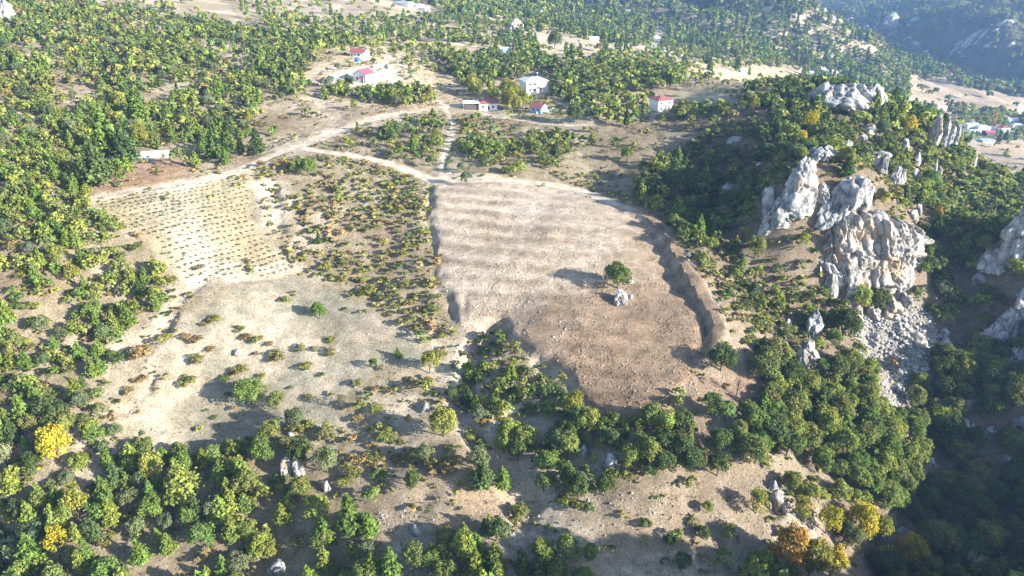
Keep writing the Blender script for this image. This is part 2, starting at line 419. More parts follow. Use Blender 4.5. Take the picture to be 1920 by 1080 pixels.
def plain(name, col, rough=.8, spec=.3, var=.12, scale=1.5, metal=0.0):
    m, nt, N, L = nodes_of(name)
    out = N('OutputMaterial'); b = N('BsdfPrincipled'); L(b.outputs[0], out.inputs[0])
    b.inputs['Roughness'].default_value = rough; b.inputs['Specular IOR Level'].default_value = spec; b.inputs['Metallic'].default_value = metal
    tc = N('TexCoord'); n = N('TexNoise'); n.inputs['Scale'].default_value = scale; n.inputs['Detail'].default_value = 4; L(tc.outputs['Object'], n.inputs['Vector'])
    r = N('ValToRGB'); r.color_ramp.elements[0].position = .3; r.color_ramp.elements[1].position = .7
    r.color_ramp.elements[0].color = (*[c*(1-var) for c in col], 1); r.color_ramp.elements[1].color = (*[min(1, c*(1+var)) for c in col], 1)
    L(n.outputs['Fac'], r.inputs[0]); L(r.outputs[0], b.inputs['Base Color'])
    return m
M_BARK = plain('bark', (.11, .085, .065), .95, .1, .3, 6)
M_PALEBARK = plain('pale_bark', (.42, .39, .35), .95, .1, .2, 6)
M_WHITE = plain('white_render', (.78, .77, .75), .85, .2, .05)
M_BLUEWALL = plain('blue_render', (.30, .48, .62), .85, .2, .08)
M_REDROOF = plain('red_roof', (.30, .095, .085), .6, .3, .15, 3)
M_MAGROOF = plain('magenta_red_roof', (.34, .08, .11), .6, .3, .12, 3)
M_WHITEROOF = plain('white_sheet_roof', (.72, .72, .72), .5, .4, .05)
M_GLASS = plain('window_glass', (.03, .035, .045), .08, .6, .1)
M_FRAME = plain('window_frame', (.62, .62, .62), .5, .4, .05)
M_DOOR = plain('door_wood', (.14, .08, .05), .6, .3, .15)
M_CONC = plain('concrete', (.46, .45, .43), .9, .2, .12)
M_BLUE = plain('blue_plastic', (.02, .12, .55), .4, .5, .06)
M_GREYROOF = plain('grey_sheet_roof', (.36, .42, .50), .45, .5, .1)
M_METAL = plain('galvanised_metal', (.5, .5, .5), .4, .5, .08, 3, .6)
M_DARKWALL = plain('dark_timber_wall', (.10, .085, .07), .85, .2, .2)

# ------------------------------------------------------------------ ground sheets with soil colours
def soil_colour(x, y, z):
    """albedo of the ground by place; and a roughness of relief"""
    px, py, dep = project(x, y, z)
    n1 = fbm(x, y, 22, 4, 201); n2 = fbm(x, y, 7, 3, 211); n3 = fbm(x, y, 90, 3, 221)
    tan = np.array([.33, .278, .21]); pale = np.array([.46, .405, .335]); brown = np.array([.235, .175, .125]); grass = np.array([.30, .27, .175])
    def lerp(a, b, t): return a*(1-t[:, None])+b*t[:, None]
    c = np.repeat(tan[None], len(x), 0)
    c = lerp(c, pale, ss(.02, .26, n1+n2*.5)); c = lerp(c, brown, ss(.05, .3, -n1+n2*.3)*.55); c = lerp(c, grass, ss(.0, .25, n3)*.5)
    # straw coloured open fields of the terrace above the clearing and the wide valley
    straw = np.array([.48, .41, .29])
    c = lerp(c, straw, ss(300, 360, y)*ss(-150, -90, x)*(1-ss(700, 900, y))*(.55+.45*ss(-.2, .2, n1)))
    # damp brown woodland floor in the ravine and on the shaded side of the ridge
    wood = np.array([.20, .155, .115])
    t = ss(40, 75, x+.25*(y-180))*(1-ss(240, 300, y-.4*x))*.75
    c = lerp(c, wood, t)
    c = lerp(c, np.array([.075, .08, .045]), ss(1000, 1150, y)*.95)
    # lower slope under the clearing: pale buff stony ground
    c = lerp(c, np.array([.29, .235, .175]), ss(0, .6, inpoly(px, py, [(1060,960),(1180,890),(1330,860),(1450,870),(1480,960),(1400,1040),(1150,1030)]).astype(float))*.8)
    return c
class_names = ['ground', 'dirt_road', 'ploughed_field', 'vineyard_soil', 'meadow', 'scree_slope']
gz = NZ.ravel()
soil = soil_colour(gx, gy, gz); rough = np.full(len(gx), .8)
cls = np.zeros(len(gx), int)
def blend(idx, t, colr):
    soil[idx] = soil[idx]*(1-t[:, None])+np.asarray(colr)*t[:, None]
sidx = np.where(sel)[0]
n_a = fbm(xs_, ys_, 16, 4, 301); n_b = fbm(xs_, ys_, 4, 3, 311); n_c = fbm(xs_, ys_, 40, 3, 321)
# meadow: grey-straw dry turf
tm = ss(-1, 2.5, D_MEAD)
mc = np.array([.262, .248, .195])[None]*(1+n_a*.5)[:, None]
mc = mc*(1-ss(.05, .3, n_a+n_b*.4)[:, None]*.6)+np.array([.45, .39, .31])*ss(.05, .3, n_a+n_b*.4)[:, None]*.6
blend(sidx, tm, mc)
# vineyard: chalky strips either side of a straw strip
tv = ss(-.8, .8, D_VINE)
pxs, pys, _ = project(xs_, ys_, zs_)
strip = np.clip((pxs-(330+(pys-340)*.55))/95, -3, 4)
chalk = np.exp(-((strip+.35)/.55)**2)+np.exp(-((strip-1.9)/.6)**2)*ss(380, 440, pys)+.25*n_a
chalk = np.clip(chalk+.55*ss(480, 515, pys), 0, 1)
vc = np.array([.40, .35, .235])[None]*(1-chalk[:, None])+np.array([.46, .425, .345])*chalk[:, None]
blend(sidx, tv, vc)
# cleared field: pale crumbled marl up left, damp brown soil down right
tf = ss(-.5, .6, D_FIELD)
br = ss(-.15, 1.05, (pxs-930)/420+(pys-480)/420+n_a*1.1+n_c*.6)
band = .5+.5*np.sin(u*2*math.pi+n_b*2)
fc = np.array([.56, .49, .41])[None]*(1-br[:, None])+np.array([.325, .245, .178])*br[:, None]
saw2 = u-np.floor(u); fc = fc*(1+(-.34*np.exp(-((saw2-.24)/.17)**2)*(1-.35*br)*(.7+.5*ss(-.25, .2, n_a))+.10*np.exp(-((saw2-.66)/.2)**2)+n_b*.22)[:, None])  # dark riser and bright tread bands: terrace shading painted into the soil colour
grey = np.exp(-(((pxs-1040)/70)**2+((pys-385)/28)**2))*ss(.0, .2, n_b+.1)
fc = fc*(1-.45*grey[:, None])+np.array([.34, .34, .33])*.45*grey[:, None]
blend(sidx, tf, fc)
# scree
ts = ss(-2, 1, D_SCREE); blend(sidx, ts*.85, np.array([.43, .41, .385])[None]*(1+n_b*.5)[:, None])
# gully walls and earth banks: pale marl
for pl, hw, dep in GULLY_PX[:5]:
    h, t = hit([q[0] for q in pl], [q[1] for q in pl]); d, par, sd = dist_polyline(xs_, ys_, h)
    blend(sidx, (1-ss(hw*.5, hw*1.8, d+wob))*.8*(1-tf), np.array([.52, .46, .385]))
for poly, colr, amt in [([(130,330),(180,300),(250,300),(330,300),(370,320),(300,345),(170,360)], (.36, .24, .165), .8),
                        ([(480,500),(560,490),(620,520),(640,545),(560,510),(500,520)], (.54, .48, .39), .8),
                        ([(640,535),(760,560),(860,640),(880,760),(820,770),(800,680),(740,600)], (.50, .43, .34), .6),
                        ([(880,1010),(1040,960),(1090,1080),(960,1080)], (.45, .42, .38), .6),
                        ([(860,870),(960,900),(960,960),(880,960),(840,900)], (.50, .38, .27), .7),
                        ([(640,130),(730,118),(760,170),(640,165),(590,150)], (.60, .57, .52), .75),
                        ([(810,322),(870,322),(930,328),(950,340),(830,345)], (.56, .50, .43), .8),
                        ([(1310,690),(1400,680),(1440,730),(1420,770),(1330,760),(1280,770),(1270,740)], (.27, .195, .14), .7)]:
    q = world(poly); d = sdist_poly(xs_, ys_, q)+wob*1.2
    blend(sidx, ss(-1.5, 1.5, d)*amt*(1-tf*.9), np.array(colr))
tr = 1-ss(-.5, .9, RD)
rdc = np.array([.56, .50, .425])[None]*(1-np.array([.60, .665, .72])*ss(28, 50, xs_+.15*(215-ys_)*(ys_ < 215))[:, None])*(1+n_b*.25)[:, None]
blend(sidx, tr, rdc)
rough[sidx] = np.clip(.85-.3*tm-.35*tr-.15*tv+.15*ts, .2, 1)
c6 = cls[sidx]; c6[D_MEAD > 0] = 4; c6[D_SCREE > 0] = 5; c6[D_VINE > 0] = 3; c6[D_FIELD > 0] = 2; c6[RD < .2] = 1; cls[sidx] = c6
nxn, nyn = len(NX), len(NY)
ii, jj = np.meshgrid(np.arange(nxn-1), np.arange(nyn-1)); q0 = (jj*nxn+ii).ravel()
QN = np.c_[q0, q0+1, q0+nxn+1, q0+nxn]
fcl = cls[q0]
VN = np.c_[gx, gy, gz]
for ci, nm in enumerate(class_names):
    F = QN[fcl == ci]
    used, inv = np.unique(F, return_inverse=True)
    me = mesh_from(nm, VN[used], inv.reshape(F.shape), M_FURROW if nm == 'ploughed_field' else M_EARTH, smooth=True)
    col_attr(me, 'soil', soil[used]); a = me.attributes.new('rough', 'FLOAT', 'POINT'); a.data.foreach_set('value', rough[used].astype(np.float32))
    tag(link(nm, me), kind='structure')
hx, hy, hz = HX.ravel(), HY.ravel(), HZd.ravel()
nfx, nfy = len(FX), len(FY)
ii, jj = np.meshgrid(np.arange(nfx-1), np.arange(nfy-1)); q0 = (jj*nfx+ii).ravel()
QF = np.c_[q0, q0+1, q0+nfx+1, q0+nfx]
deep = ((HX > NX[0]+25) & (HX < NX[-1]-25) & (HY > NY[0]+25) & (HY < NY[-1]-25)).ravel()
QF = QF[~deep[QF].all(1)]
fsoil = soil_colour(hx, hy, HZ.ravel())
for h, w in ROADS:   # distant roads lie in the coarse sheet
    if h[:, 1].max() < 470: continue
    d, par, sd = dist_polyline(hx, hy, h); t = 1-ss(w*.5, w*.5+7, d)
    fsoil = fsoil*(1-t[:, None])+np.array([.5, .47, .43])*t[:, None]
fpx, fpy, _ = project(hx, hy, HZ.ravel())
for poly, colr in [([(1690,150),(1740,140),(1800,175),(1905,200),(1900,212),(1830,205),(1740,205),(1690,190)], (.36, .295, .225)),
                   ([(1880,215),(1925,195),(1925,225),(1890,225)], (.56, .50, .42)),
                   ([(1820,262),(1925,270),(1925,325),(1850,300)], (.40, .32, .235)),
                   ([(1780,240),(1925,225),(1925,262),(1800,262)], (.16, .19, .09)),
                   ([(1300,165),(1420,158),(1500,150),(1500,162),(1420,168),(1310,172)], (.12, .18, .05)),
                   ([(985,70),(1030,58),(1110,75),(1120,105),(1020,105)], (.45, .39, .30)),
                   ([(1490,75),(1560,90),(1660,115),(1640,122),(1500,110)], (.38, .32, .25))]:
    inp = inpoly(fpx+fbm(hx, hy, 40, 2, 5)*8, fpy, poly) & (hy > 330)
    fsoil[inp] = np.array(colr)*(1+fbm(hx[inp], hy[inp], 30, 3, 8)*.4)[:, None]
me = mesh_from('distant_ground', np.c_[hx, hy, hz], QF, M_EARTH, smooth=True)
col_attr(me, 'soil', fsoil); a = me.attributes.new('rough', 'FLOAT', 'POINT'); a.data.foreach_set('value', np.full(len(hx), .4, np.float32))
tag(link('distant_hills', me), kind='structure')
# ------------------------------------------------------------------ rocks
import bmesh
def ico(sub):
    bm = bmesh.new(); bmesh.ops.create_icosphere(bm, subdivisions=sub, radius=1.0)
    V = np.array([v.co[:] for v in bm.verts]); F = np.array([[v.index for v in f.verts] for f in bm.faces]); bm.free()
    V /= np.linalg.norm(V, axis=1)[:, None]
    return V, F
ICO = {s: ico(s) for s in (1, 2, 3, 4, 5)}
def n3(p, scale, seed):
    return (vnoise(p[:, 0]/scale+p[:, 2]/scale*.61, p[:, 1]/scale-p[:, 2]/scale*.37, seed)+vnoise(p[:, 2]/scale+5.3+p[:, 0]/scale*.5, p[:, 1]/scale*.7+p[:, 0]/scale*.3, seed+9))-1.0
def rock_lump(size, seed, sub=4, cuts=14, rough_=.07, strata=0.0, lean=(0, 0), rz=0.0, chop=.62):
    """a broken limestone lump: a stump cut by steep joint planes, split into blocks and weathered. SIZE is its extent in metres; it stands on z=0 with a third buried"""
    r = np.random.default_rng(seed); D, F = ICO[sub]
    n = r.normal(size=(cuts, 3)); n[:, 2] *= .45; n[0] = (r.normal()*.25, r.normal()*.25, 1); n[1] = (r.normal()*.5, -.5+r.normal()*.3, .8)
    n /= np.linalg.norm(n, axis=1)[:, None]
    d = r.uniform(chop, .97, cuts); d[0] = r.uniform(.7, .95)
    B = D.copy(); lowm = B[:, 2] < .1          # straight-sided below the waist so that it sits in the ground
    rad = np.linalg.norm(B[:, :2], axis=1)+1e-6
    k = np.where(lowm, np.minimum(1.0/rad, 2.2)*(1-.25*np.clip(.1-B[:, 2], 0, 1)**2), 1.0); k = np.where(B[:, 2] < -.9, 1.0, k)
    B[:, :2] *= k[:, None]
    R = np.minimum(1.25, np.where(D@n.T > .05, d/np.maximum(B@n.T, .05), 9).min(1)); R = np.minimum(R, 1.0)
    V = B*R[:, None]*np.asarray(size)*.5
    m = max(.5, min(size)*.5); w = rough_*m
    # joint blocks: each cell is pushed in or out as one piece
    K = 26 if sub >= 4 else 9
    cpt = r.normal(size=(K, 3)); cpt = cpt/np.linalg.norm(cpt, axis=1)[:, None]*r.uniform(.5, 1.05, K)[:, None]*np.asarray(size)*.5
    wp = V+np.stack([n3(V, m*.5, seed+21), n3(V, m*.5, seed+23), n3(V, m*.5, seed+25)], 1)*m*.18
    q = ((wp[:, None, :]-cpt[None])*np.array([1, 1, .5]))
    dd = np.sqrt((q**2).sum(-1)); o2 = np.sort(dd, 1)[:, :2]; own = dd.argmin(1)
    off = r.uniform(-.13, .06, K)[own]*m
    crack = -np.exp(-((o2[:, 1]-o2[:, 0])/(.07*m))**2)*.2*m
    disp = (n3(V, m*.6, seed)*.5-np.abs(n3(V, m*.24, seed+3))*1.0-np.abs(n3(V, m*.1, seed+5))*.7+.4)*w*1.9
    flute = -np.abs(n3(V*np.array([1, 1, .22]), m*.4, seed+31))*.2*m
    V = V+D*(off+crack+disp+flute)[:, None]
    h = V[:, 2]+size[2]*.5
    fl = np.clip(1-h/(size[2]*.8), 0, 1); V[:, :2] *= (1+.42*fl)[:, None]
    jag = (h > size[2]*.62); V[:, 2] += np.where(jag, np.maximum(-.4, -np.abs(n3(V*np.array([1, 1, .1]), m*.5, seed+41))+.15)*.5*m, 0)
    V[:, 0] += lean[0]*h; V[:, 1] += lean[1]*h
    c, s = math.cos(rz), math.sin(rz)
    V = np.c_[V[:, 0]*c-V[:, 1]*s, V[:, 0]*s+V[:, 1]*c, V[:, 2]+size[2]*.33]
    return V, F
SIGHT = [(1548, 440, 1718, 545, 198.0)]   # pixel boxes the photo shows unobstructed, with their distance
ROCKS = []       # footprints, kept free of trees
def outcrop(px, py, lumps, name, label, cat, mat=M_LIME, seed=1, sub=5, group=None, bury=.0, tint=None):
    """lumps: (dx px, dy px up, width px, height px, depth m factor, lean x, rz) sized on the photo at the foot of the rock"""
    h, t = hit(px, py); base = h[0]; k = t[0]/FPX
    allv, allf, off = [], [], 0
    for i, (dx, dy, w, hh, df, lx, rz) in enumerate(lumps):
        sw = w*k; sh = hh*k*1.12
        V, F = rock_lump((sw, sw*df, sh*1.25), seed*31+i*7, sub, lean=(lx, .12), rz=rz, strata=.02)
        gx_, gy_ = base[0]+dx*k, base[1]+dy*k*.55
        gz_ = height(gx_, gy_)
        V = V+np.array([gx_-base[0], gy_-base[1], float(gz_)-base[2]+dy*k*.45-sh*.10-bury])
        allv.append(V); allf.append(F+off); off += len(V)
        ROCKS.append((gx_, gy_, sw*.5))
    SIGHT.append((px-max(l[2]*.45-l[0] for l in lumps), py-max(l[1]+l[3] for l in lumps)*.95, px+max(l[2]*.45+l[0] for l in lumps), py-max(l[1]+l[3] for l in lumps)*.5, t[0]))
    me = mesh_from(name, np.vstack(allv), np.vstack(allf), mat, smooth=False)
    o = link(name, me, loc=tuple(base)); tag(o, label, cat, group)
    return o
outcrop(1478, 404, [(8,12,80,74,.7,.18,.3),(-18,-2,66,52,.7,.25,.1),(26,28,58,60,.6,.1,.5),(-40,0,34,40,.8,.3,.2)], 'limestone_outcrop', 'large grey fissured limestone outcrop leaning right, left of the two on the ridge shoulder', 'rock', seed=3)
outcrop(1572, 412, [(14,14,78,62,.7,.2,.2),(-20,-4,60,40,.7,.3,.4),(34,22,46,50,.7,.0,.1),(4,-8,60,34,.6,.3,.2)], 'limestone_outcrop', 'big bright white limestone outcrop with round top above the sunlit cliff', 'rock', seed=5)
outcrop(1540, 374, [(0,0,30,30,.9,.2,.3)], 'boulder', 'grey egg shaped boulder wedged between the two big outcrops', 'boulder', seed=8)
outcrop(1540, 298, [(0,0,54,24,.8,0,.2),(14,4,34,24,.8,0,.5),(-16,-2,26,14,.8,0,.9)], 'limestone_outcrop', 'low white rock cap among trees beside a yellow tree on the ridge', 'rock', seed=9)
outcrop(1676, 352, [(0,0,34,38,.7,.2,.2),(-24,12,22,40,.7,.15,.4),(-34,26,16,26,.7,.1,.2)], 'limestone_outcrop', 'white pointed rocks in the forest east of the bright outcrop', 'rock', seed=12)
# the cliff: one continuous face hung between its foot and its rim, broken into joint columns and ledges
def cliff():
    foot = np.array([(1540,520),(1562,552),(1590,574),(1625,580),(1660,570),(1695,552),(1716,520),(1730,480)], float)
    rim = np.array([(1538,440),(1566,424),(1596,412),(1636,408),(1668,420),(1692,424),(1712,436),(1726,446)], float)
    h, t = hit(foot[:, 0], foot[:, 1]); n = len(foot)
    u_, yc, zc = ray(rim[:, 0], rim[:, 1]); Yr = h[:, 1]+np.array([9,8.5,8,7.5,7.5,7,6,5]); tr_ = Yr/yc
    R = np.c_[u_*tr_, Yr, zc*tr_]
    NU, NVV = 190, 84
    uu = np.linspace(0, n-1, NU); vv = np.linspace(-.06, 1, NVV)
    f = np.c_[[np.interp(uu, np.arange(n), h[:, k]) for k in range(3)]].T; r_ = np.c_[[np.interp(uu, np.arange(n), R[:, k]) for k in range(3)]].T
    wav = (vnoise(uu*3.1, uu*0, 5)-.5)*2.6+(vnoise(uu*7.3, uu*0, 6)-.5)*1.8; r_[:, 2] += wav
    Pp = f[None]*(1-vv[:, None, None])+r_[None]*vv[:, None, None]
    tang = np.gradient(f, axis=0); out = np.c_[tang[:, 1], -tang[:, 0], np.zeros(NU)]; out /= np.linalg.norm(out, axis=1)[:, None]; out[:, 2] = .25
    S, V_ = np.meshgrid(np.cumsum(np.linalg.norm(tang, axis=1)), vv*20)
    sw = S+fbm(S, V_, 9, 3, 811)*6+.16*V_; vw = V_+fbm(S, V_, 7, 2, 813)*3
    def cells(sx, sy, seed):
        a, b = sw/sx, vw/sy; ia, ib = np.floor(a), np.floor(b); fa, fb = a-ia, b-ib
        e = np.minimum(np.minimum(fa, 1-fa)*sx, np.minimum(fb, 1-fb)*sy)
        return hash2(ia.astype(np.int64), ib.astype(np.int64), seed), e
    d = np.zeros_like(S)
    for sx, sy, am, sd in ((8.5, 11, 3.4, 821), (3.4, 4.2, 1.7, 823), (1.5, 1.5, .7, 825)):
        c, e = cells(sx, sy, sd); d += (c-.5)*am-np.exp(-(e/.16)**2)*am*.35
    d += fbm(S, V_, 4, 4, 831)*1.1+fbm(S, V_*.8, 2.2, 3, 833)*.9+(fbm(V_*1.0+S*.12, S*.05, 2.4, 3, 837))*1.3
    belly = np.sin(np.clip(V_/20, 0, 1)*math.pi)*.8
    Pp = Pp+out[None]*(d+belly)[..., None]
    back = Pp[-1]+np.array([0, 5.0, 0])-out*2; back[:, 2] = np.minimum(height(back[:, 0], back[:, 1])-.6, Pp[-1][:, 2]+.6)
    mid = Pp[-1]*.45+back*.55; mid[:, 2] = Pp[-1][:, 2]*.75+back[:, 2]*.25+fbm(mid[:, 0], mid[:, 1], 2, 3, 835)*1.2
    Pp = np.concatenate([Pp, mid[None], back[None]]); m = len(Pp)
    V = Pp.reshape(-1, 3); i, j = np.meshgrid(np.arange(NU-1), np.arange(m-1)); q = (j*NU+i).ravel(); F = np.c_[q, q+1, q+NU+1, q+NU]
    o0 = f[NU//2].copy(); root = empty('limestone_cliff', tuple(o0)); tag(root, 'tall pale cliff face with ochre streaks rising above the scree', 'cliff')
    link('rock_face', mesh_from('rock_face', V-o0, F, M_CLIFF), root)
    k = t[3]/FPX
    for jx, (px_, py_, w, hh, lx) in enumerate([(1556,556,26,60,.05),(1608,588,34,46,.0),(1672,580,44,44,.0),(1640,590,30,26,0),(1716,468,26,62,.02),(1700,566,26,30,0),(1580,470,24,70,.1)]):
        q_, t_ = hit(px_, py_); V2, F2 = rock_lump((w*k, w*k*1.0, hh*k*1.3), 950+jx*11, 4, lean=(lx, .25), rz=.4*jx)
        link('buttress', mesh_from('buttress', V2+q_[0]-o0-np.array([0, 0, hh*k*.25]), F2, M_CLIFF), root); ROCKS.append((q_[0][0], q_[0][1], w*k*.4))
    for x_, y_ in r_[::10, :2]: ROCKS.append((x_, y_+1.5, 3.0))
    for x_, y_ in ((f+r_)/2)[::10, :2]: ROCKS.append((x_, y_-1.0, 4.0))
cliff()
outcrop(1512, 690, [(0,0,46,52,.8,.05,.2),(6,22,34,42,.8,.05,.6),(-4,-4,40,26,.8,0,.3)], 'rock_pillar', 'blocky pale rock pillar at the foot of the ridge above dense green trees', 'rock', seed=21, mat=M_CLIFF)
outcrop(1522, 632, [(0,0,34,50,.8,.08,.2),(10,24,22,44,.8,.05,.7)], 'rock_pillar', 'shaded knobbly rock directly above the blocky pale rock pillar', 'rock', seed=23)
# the crest
outcrop(1592, 206, [(-38,2,66,44,.9,.05,.2),(-8,4,74,50,.9,.05,.4),(26,2,60,54,.9,.0,.3),(52,0,38,58,.9,.0,.5),(62,8,30,50,.9,0,.2),(-14,22,110,34,1.0,0,.1),(30,26,80,36,1.0,0,.9),(50,-16,32,34,.9,.05,.2)], 'limestone_crag', 'massive grey crag with a flat top crowning the wooded ridge', 'crag', seed=31)
outcrop(1538, 142, [(0,0,46,20,.8,0,.2),(24,2,30,16,.8,0,.2)], 'limestone_outcrop', 'low dark rock knoll just behind the flat topped crag', 'rock', seed=37)
for px_, py_, w_, h_, lx, lab in [(1742,278,20,66,.22,'tall pale rock fin standing on the east slope of the ridge'),(1760,272,16,44,.3,'thin leaning rock fin next to the tall pale fin'),(1771,276,15,40,.3,'middle leaning rock slab right of the tall pale fin'),(1781,278,13,42,.28,'rightmost leaning rock slab of the fin group on the east slope')]:
    outcrop(px_, py_, [(0,0,w_,h_,1.3,lx,.2)], 'rock_fin', lab, 'rock', seed=int(px_), mat=M_CLIFF if px_ == 1742 else M_LIME)
for px_, py_, w_, h_, lab in [(1718,312,14,28,'white tooth shaped rock in forest below the tall pale fin'),(1717,332,17,18,'rounded white rock right under the tooth shaped rock'),(1753,328,8,30,'narrow white rock spike in the eastern forest'),(1763,330,9,14,'small round rock beside the narrow white spike'),(1826,318,10,32,'isolated white rock spike lowest on the eastern slope'),
                              (1697,278,15,20,'grey shaded rock left of the rock fins'),(1698,214,24,24,'knobbly white rock right of the crag by a dark tree'),(1712,226,14,12,'small pale rock on the crest right of the crag'),(1632,248,30,16,'pale broken rock below the right end of the crag'),(1590,275,16,14,'small shaded rock in trees above the low white cap'),(1618,264,22,12,'flat grey rock between crag and white cap'),(1650,292,40,9,'thin ledge of pale rubble on the ridge top'),
                              (1712,410,22,20,'white block on the cliff edge right of a round dark tree'),(1640,412,50,20,'pale rocky ledge on top of the cliff'),(1722,398,14,18,'upright white rock beside the orange tree above the ravine'),(1440,392,34,44,'dark rounded rock left of the large fissured outcrop'),
                              (1290,482,16,10,'small pale rock in the shade beside the track cut'),(1365,356,26,12,'shaded flat rock on the west slope of the ridge'),(1378,268,34,14,'grey shaded slabs on the upper west slope'),(1425,312,16,9,'pale slab lying in shaded scrub on the west slope'),(1478,614,12,18,'narrow pale rock in scrub left of the rock pillars')]:
    outcrop(px_, py_, [(0,0,w_,h_,.8,.05,.4)], 'boulder', lab, 'boulder', seed=int(px_*3+py_), sub=3)
outcrop(1893, 478, [(0,0,84,74,.8,.25,.2),(-26,-4,56,44,.8,.3,.3),(28,16,70,70,.8,.15,.5),(-44,-8,34,22,.8,.2,.2)], 'limestone_outcrop', 'sloping white and grey outcrop on the far side of the ravine', 'rock', seed=41)
outcrop(1872, 650, [(-12,0,58,56,.8,.05,.2),(14,10,50,56,.8,.1,.5),(40,24,60,62,.8,.1,.3),(-20,-6,40,30,.8,0,.4)], 'limestone_outcrop', 'shaded smooth blue grey outcrop at the edge of the ravine', 'rock', seed=43)
outcrop(1908, 682, [(0,0,44,38,.8,.0,.2),(22,8,34,44,.8,.1,.5),(-14,-2,24,22,.8,0,.7)], 'limestone_outcrop', 'sunlit white boulders in front of the shaded ravine outcrop', 'rock', seed=45)
for px_, py_, w_, h_, lab in [(1721,644,26,26,'square tan boulder casting a long shadow on the scree'),(1772,658,34,30,'large pale boulder at the right end of the scree'),(1770,628,18,14,'grey block in the shade above the largest scree boulder'),(1748,641,12,12,'small bright boulder between two big scree boulders'),
                              (1815,762,24,26,'heap of white boulders in ravine trees'),(1808,803,26,22,'bluish shaded slab in the ravine below a white heap'),(1856,812,16,20,'upright shaded rock deep in the ravine'),(1888,862,14,14,'small pale rock low in the dark ravine'),(1912,798,22,30,'shaded pale rock high in the dark ravine'),(1692,1002,20,24,'pale boulder behind a yellow tree in the ravine'),(1745,872,20,18,'dark streaked slab at the ravine foot'),
                              (1456,952,30,52,'rough pale knob of rock on lower slope by yellow green tree'),(1450,918,14,28,'thin white rock on top of the rough pale knob'),
                              (1146,872,20,32,'tilted grey slab in the thicket below the cleared field'),(1134,876,14,10,'small pale block beneath the tilted grey slab'),(1095,852,16,28,'dark upright rock left of the tilted grey slab'),(1102,946,8,20,'narrow white rock at the edge of lower thicket'),
                              (612,918,13,24,'upright pale stone standing in scrub'),(779,1000,14,22,'rounded pale stone on the lower slope'),(520,1072,30,26,'grey rock half hidden among trees'),(795,768,16,20,'white stone at the edge of the gully trees'),(544,816,10,10,'pale stone above the paired slabs'),(445,663,13,13,'pinkish stone beside a bush on the meadow')]:
    if h_ > w_*.9: h_, w_ = h_*.74, w_*1.15
    outcrop(px_, py_, [(0,0,w_,h_,.95,.06,.4),(w_*.42,-1,w_*.6,h_*.5,.9,0,.8),(-w_*.4,0,w_*.5,h_*.42,.9,0,.2)], 'boulder', lab, 'boulder', seed=int(px_*5+py_), sub=3, mat=M_CLIFF if px_ in (1721, 445, 1456) else M_LIME)
outcrop(536, 890, [(0,0,36,38,.7,.15,.3)], 'standing_slab', 'broad pale rock slab, left one of a split pair below the meadow', 'rock', seed=51, mat=M_CLIFF)
outcrop(563, 893, [(0,0,20,42,.8,-.1,.2)], 'standing_slab', 'narrow white rock slab, right one of a split pair below the meadow', 'rock', seed=52)
outcrop(1164, 566, [(0,0,27,25,.8,.0,.6),(5,-2,18,16,.9,0,.2)], 'boulder', 'big white boulder beside the round tree in the cleared field', 'boulder', seed=61)
outcrop(1183, 530, [(0,0,11,15,.8,0,.3)], 'boulder', 'small white rock right behind the round tree in the field', 'boulder', seed=62, sub=3)
outcrop(1184, 558, [(0,0,9,7,.9,0,.3)], 'boulder', 'little pale stone right of the big white field boulder', 'boulder', seed=63, sub=2)
outcrop(12, 44, [(0,0,46,42,.8,0,.3),(-16,6,40,40,.8,0,.4)], 'limestone_outcrop', 'bright white bare rock at the top left hillside', 'rock', seed=71)
outcrop(966, 62, [(0,0,30,24,.8,.1,.3),(-12,-1,20,14,.8,.1,.3),(10,0,22,18,.8,.1,.9)], 'limestone_crag', 'pinkish bare crag in the far woods left of the tan field', 'crag', seed=73, mat=M_CLIFF)
k_ = 0
for px_, py_, w_, h_ in [(1530,22,10,8),(1545,26,12,12),(1560,36,11,10),(1573,42,12,8),(1590,44,14,10),(1605,50,10,6),(1622,54,10,8),(1640,60,10,6),(1672,66,12,6),(1700,76,12,8),(1715,84,16,8),(1735,100,10,6),(1745,112,8,6)]:
    outcrop(px_, py_, [(0,0,w_,h_,1,.0,.3),(w_*.4,1,w_*.7,h_*.7,1,0,.5)], 'crest_rock', ('first second third fourth fifth sixth seventh eighth ninth tenth eleventh twelfth last'.split()[k_])+' pale rock from the left along the far spur crest', 'rock', seed=400+k_, sub=2, group='rocks along the far spur crest'); k_ += 1
for px_, py_, w_, h_, lx, lab in [(1668,52,28,30,.1,'bright white crag at the end of the far mountain shoulder'),(1712,44,22,12,.2,'small white crag right of the bright one on the mountain'),(1788,98,26,24,.9,'lower part of the slanting rock band on the far mountain'),(1815,84,34,26,.9,'middle part of the slanting rock band on the far mountain'),(1838,72,20,18,.9,'upper part of the slanting rock band on the far mountain'),(1878,48,30,14,.9,'uppermost white rock band on the far mountain'),(1850,90,16,9,.5,'small grey crag right of the slanting rock band'),(1895,84,12,6,.5,'tiny pale crag near the mountain edge')]:
    outcrop(px_, py_, [(0,0,w_,h_,.6,lx,.2),(-w_*.3,-h_*.2,w_*.6,h_*.6,.6,lx,.2),(w_*.3,h_*.2,w_*.6,h_*.5,.6,lx,.1)], 'mountain_crag', lab, 'crag', seed=int(px_*7), sub=3)

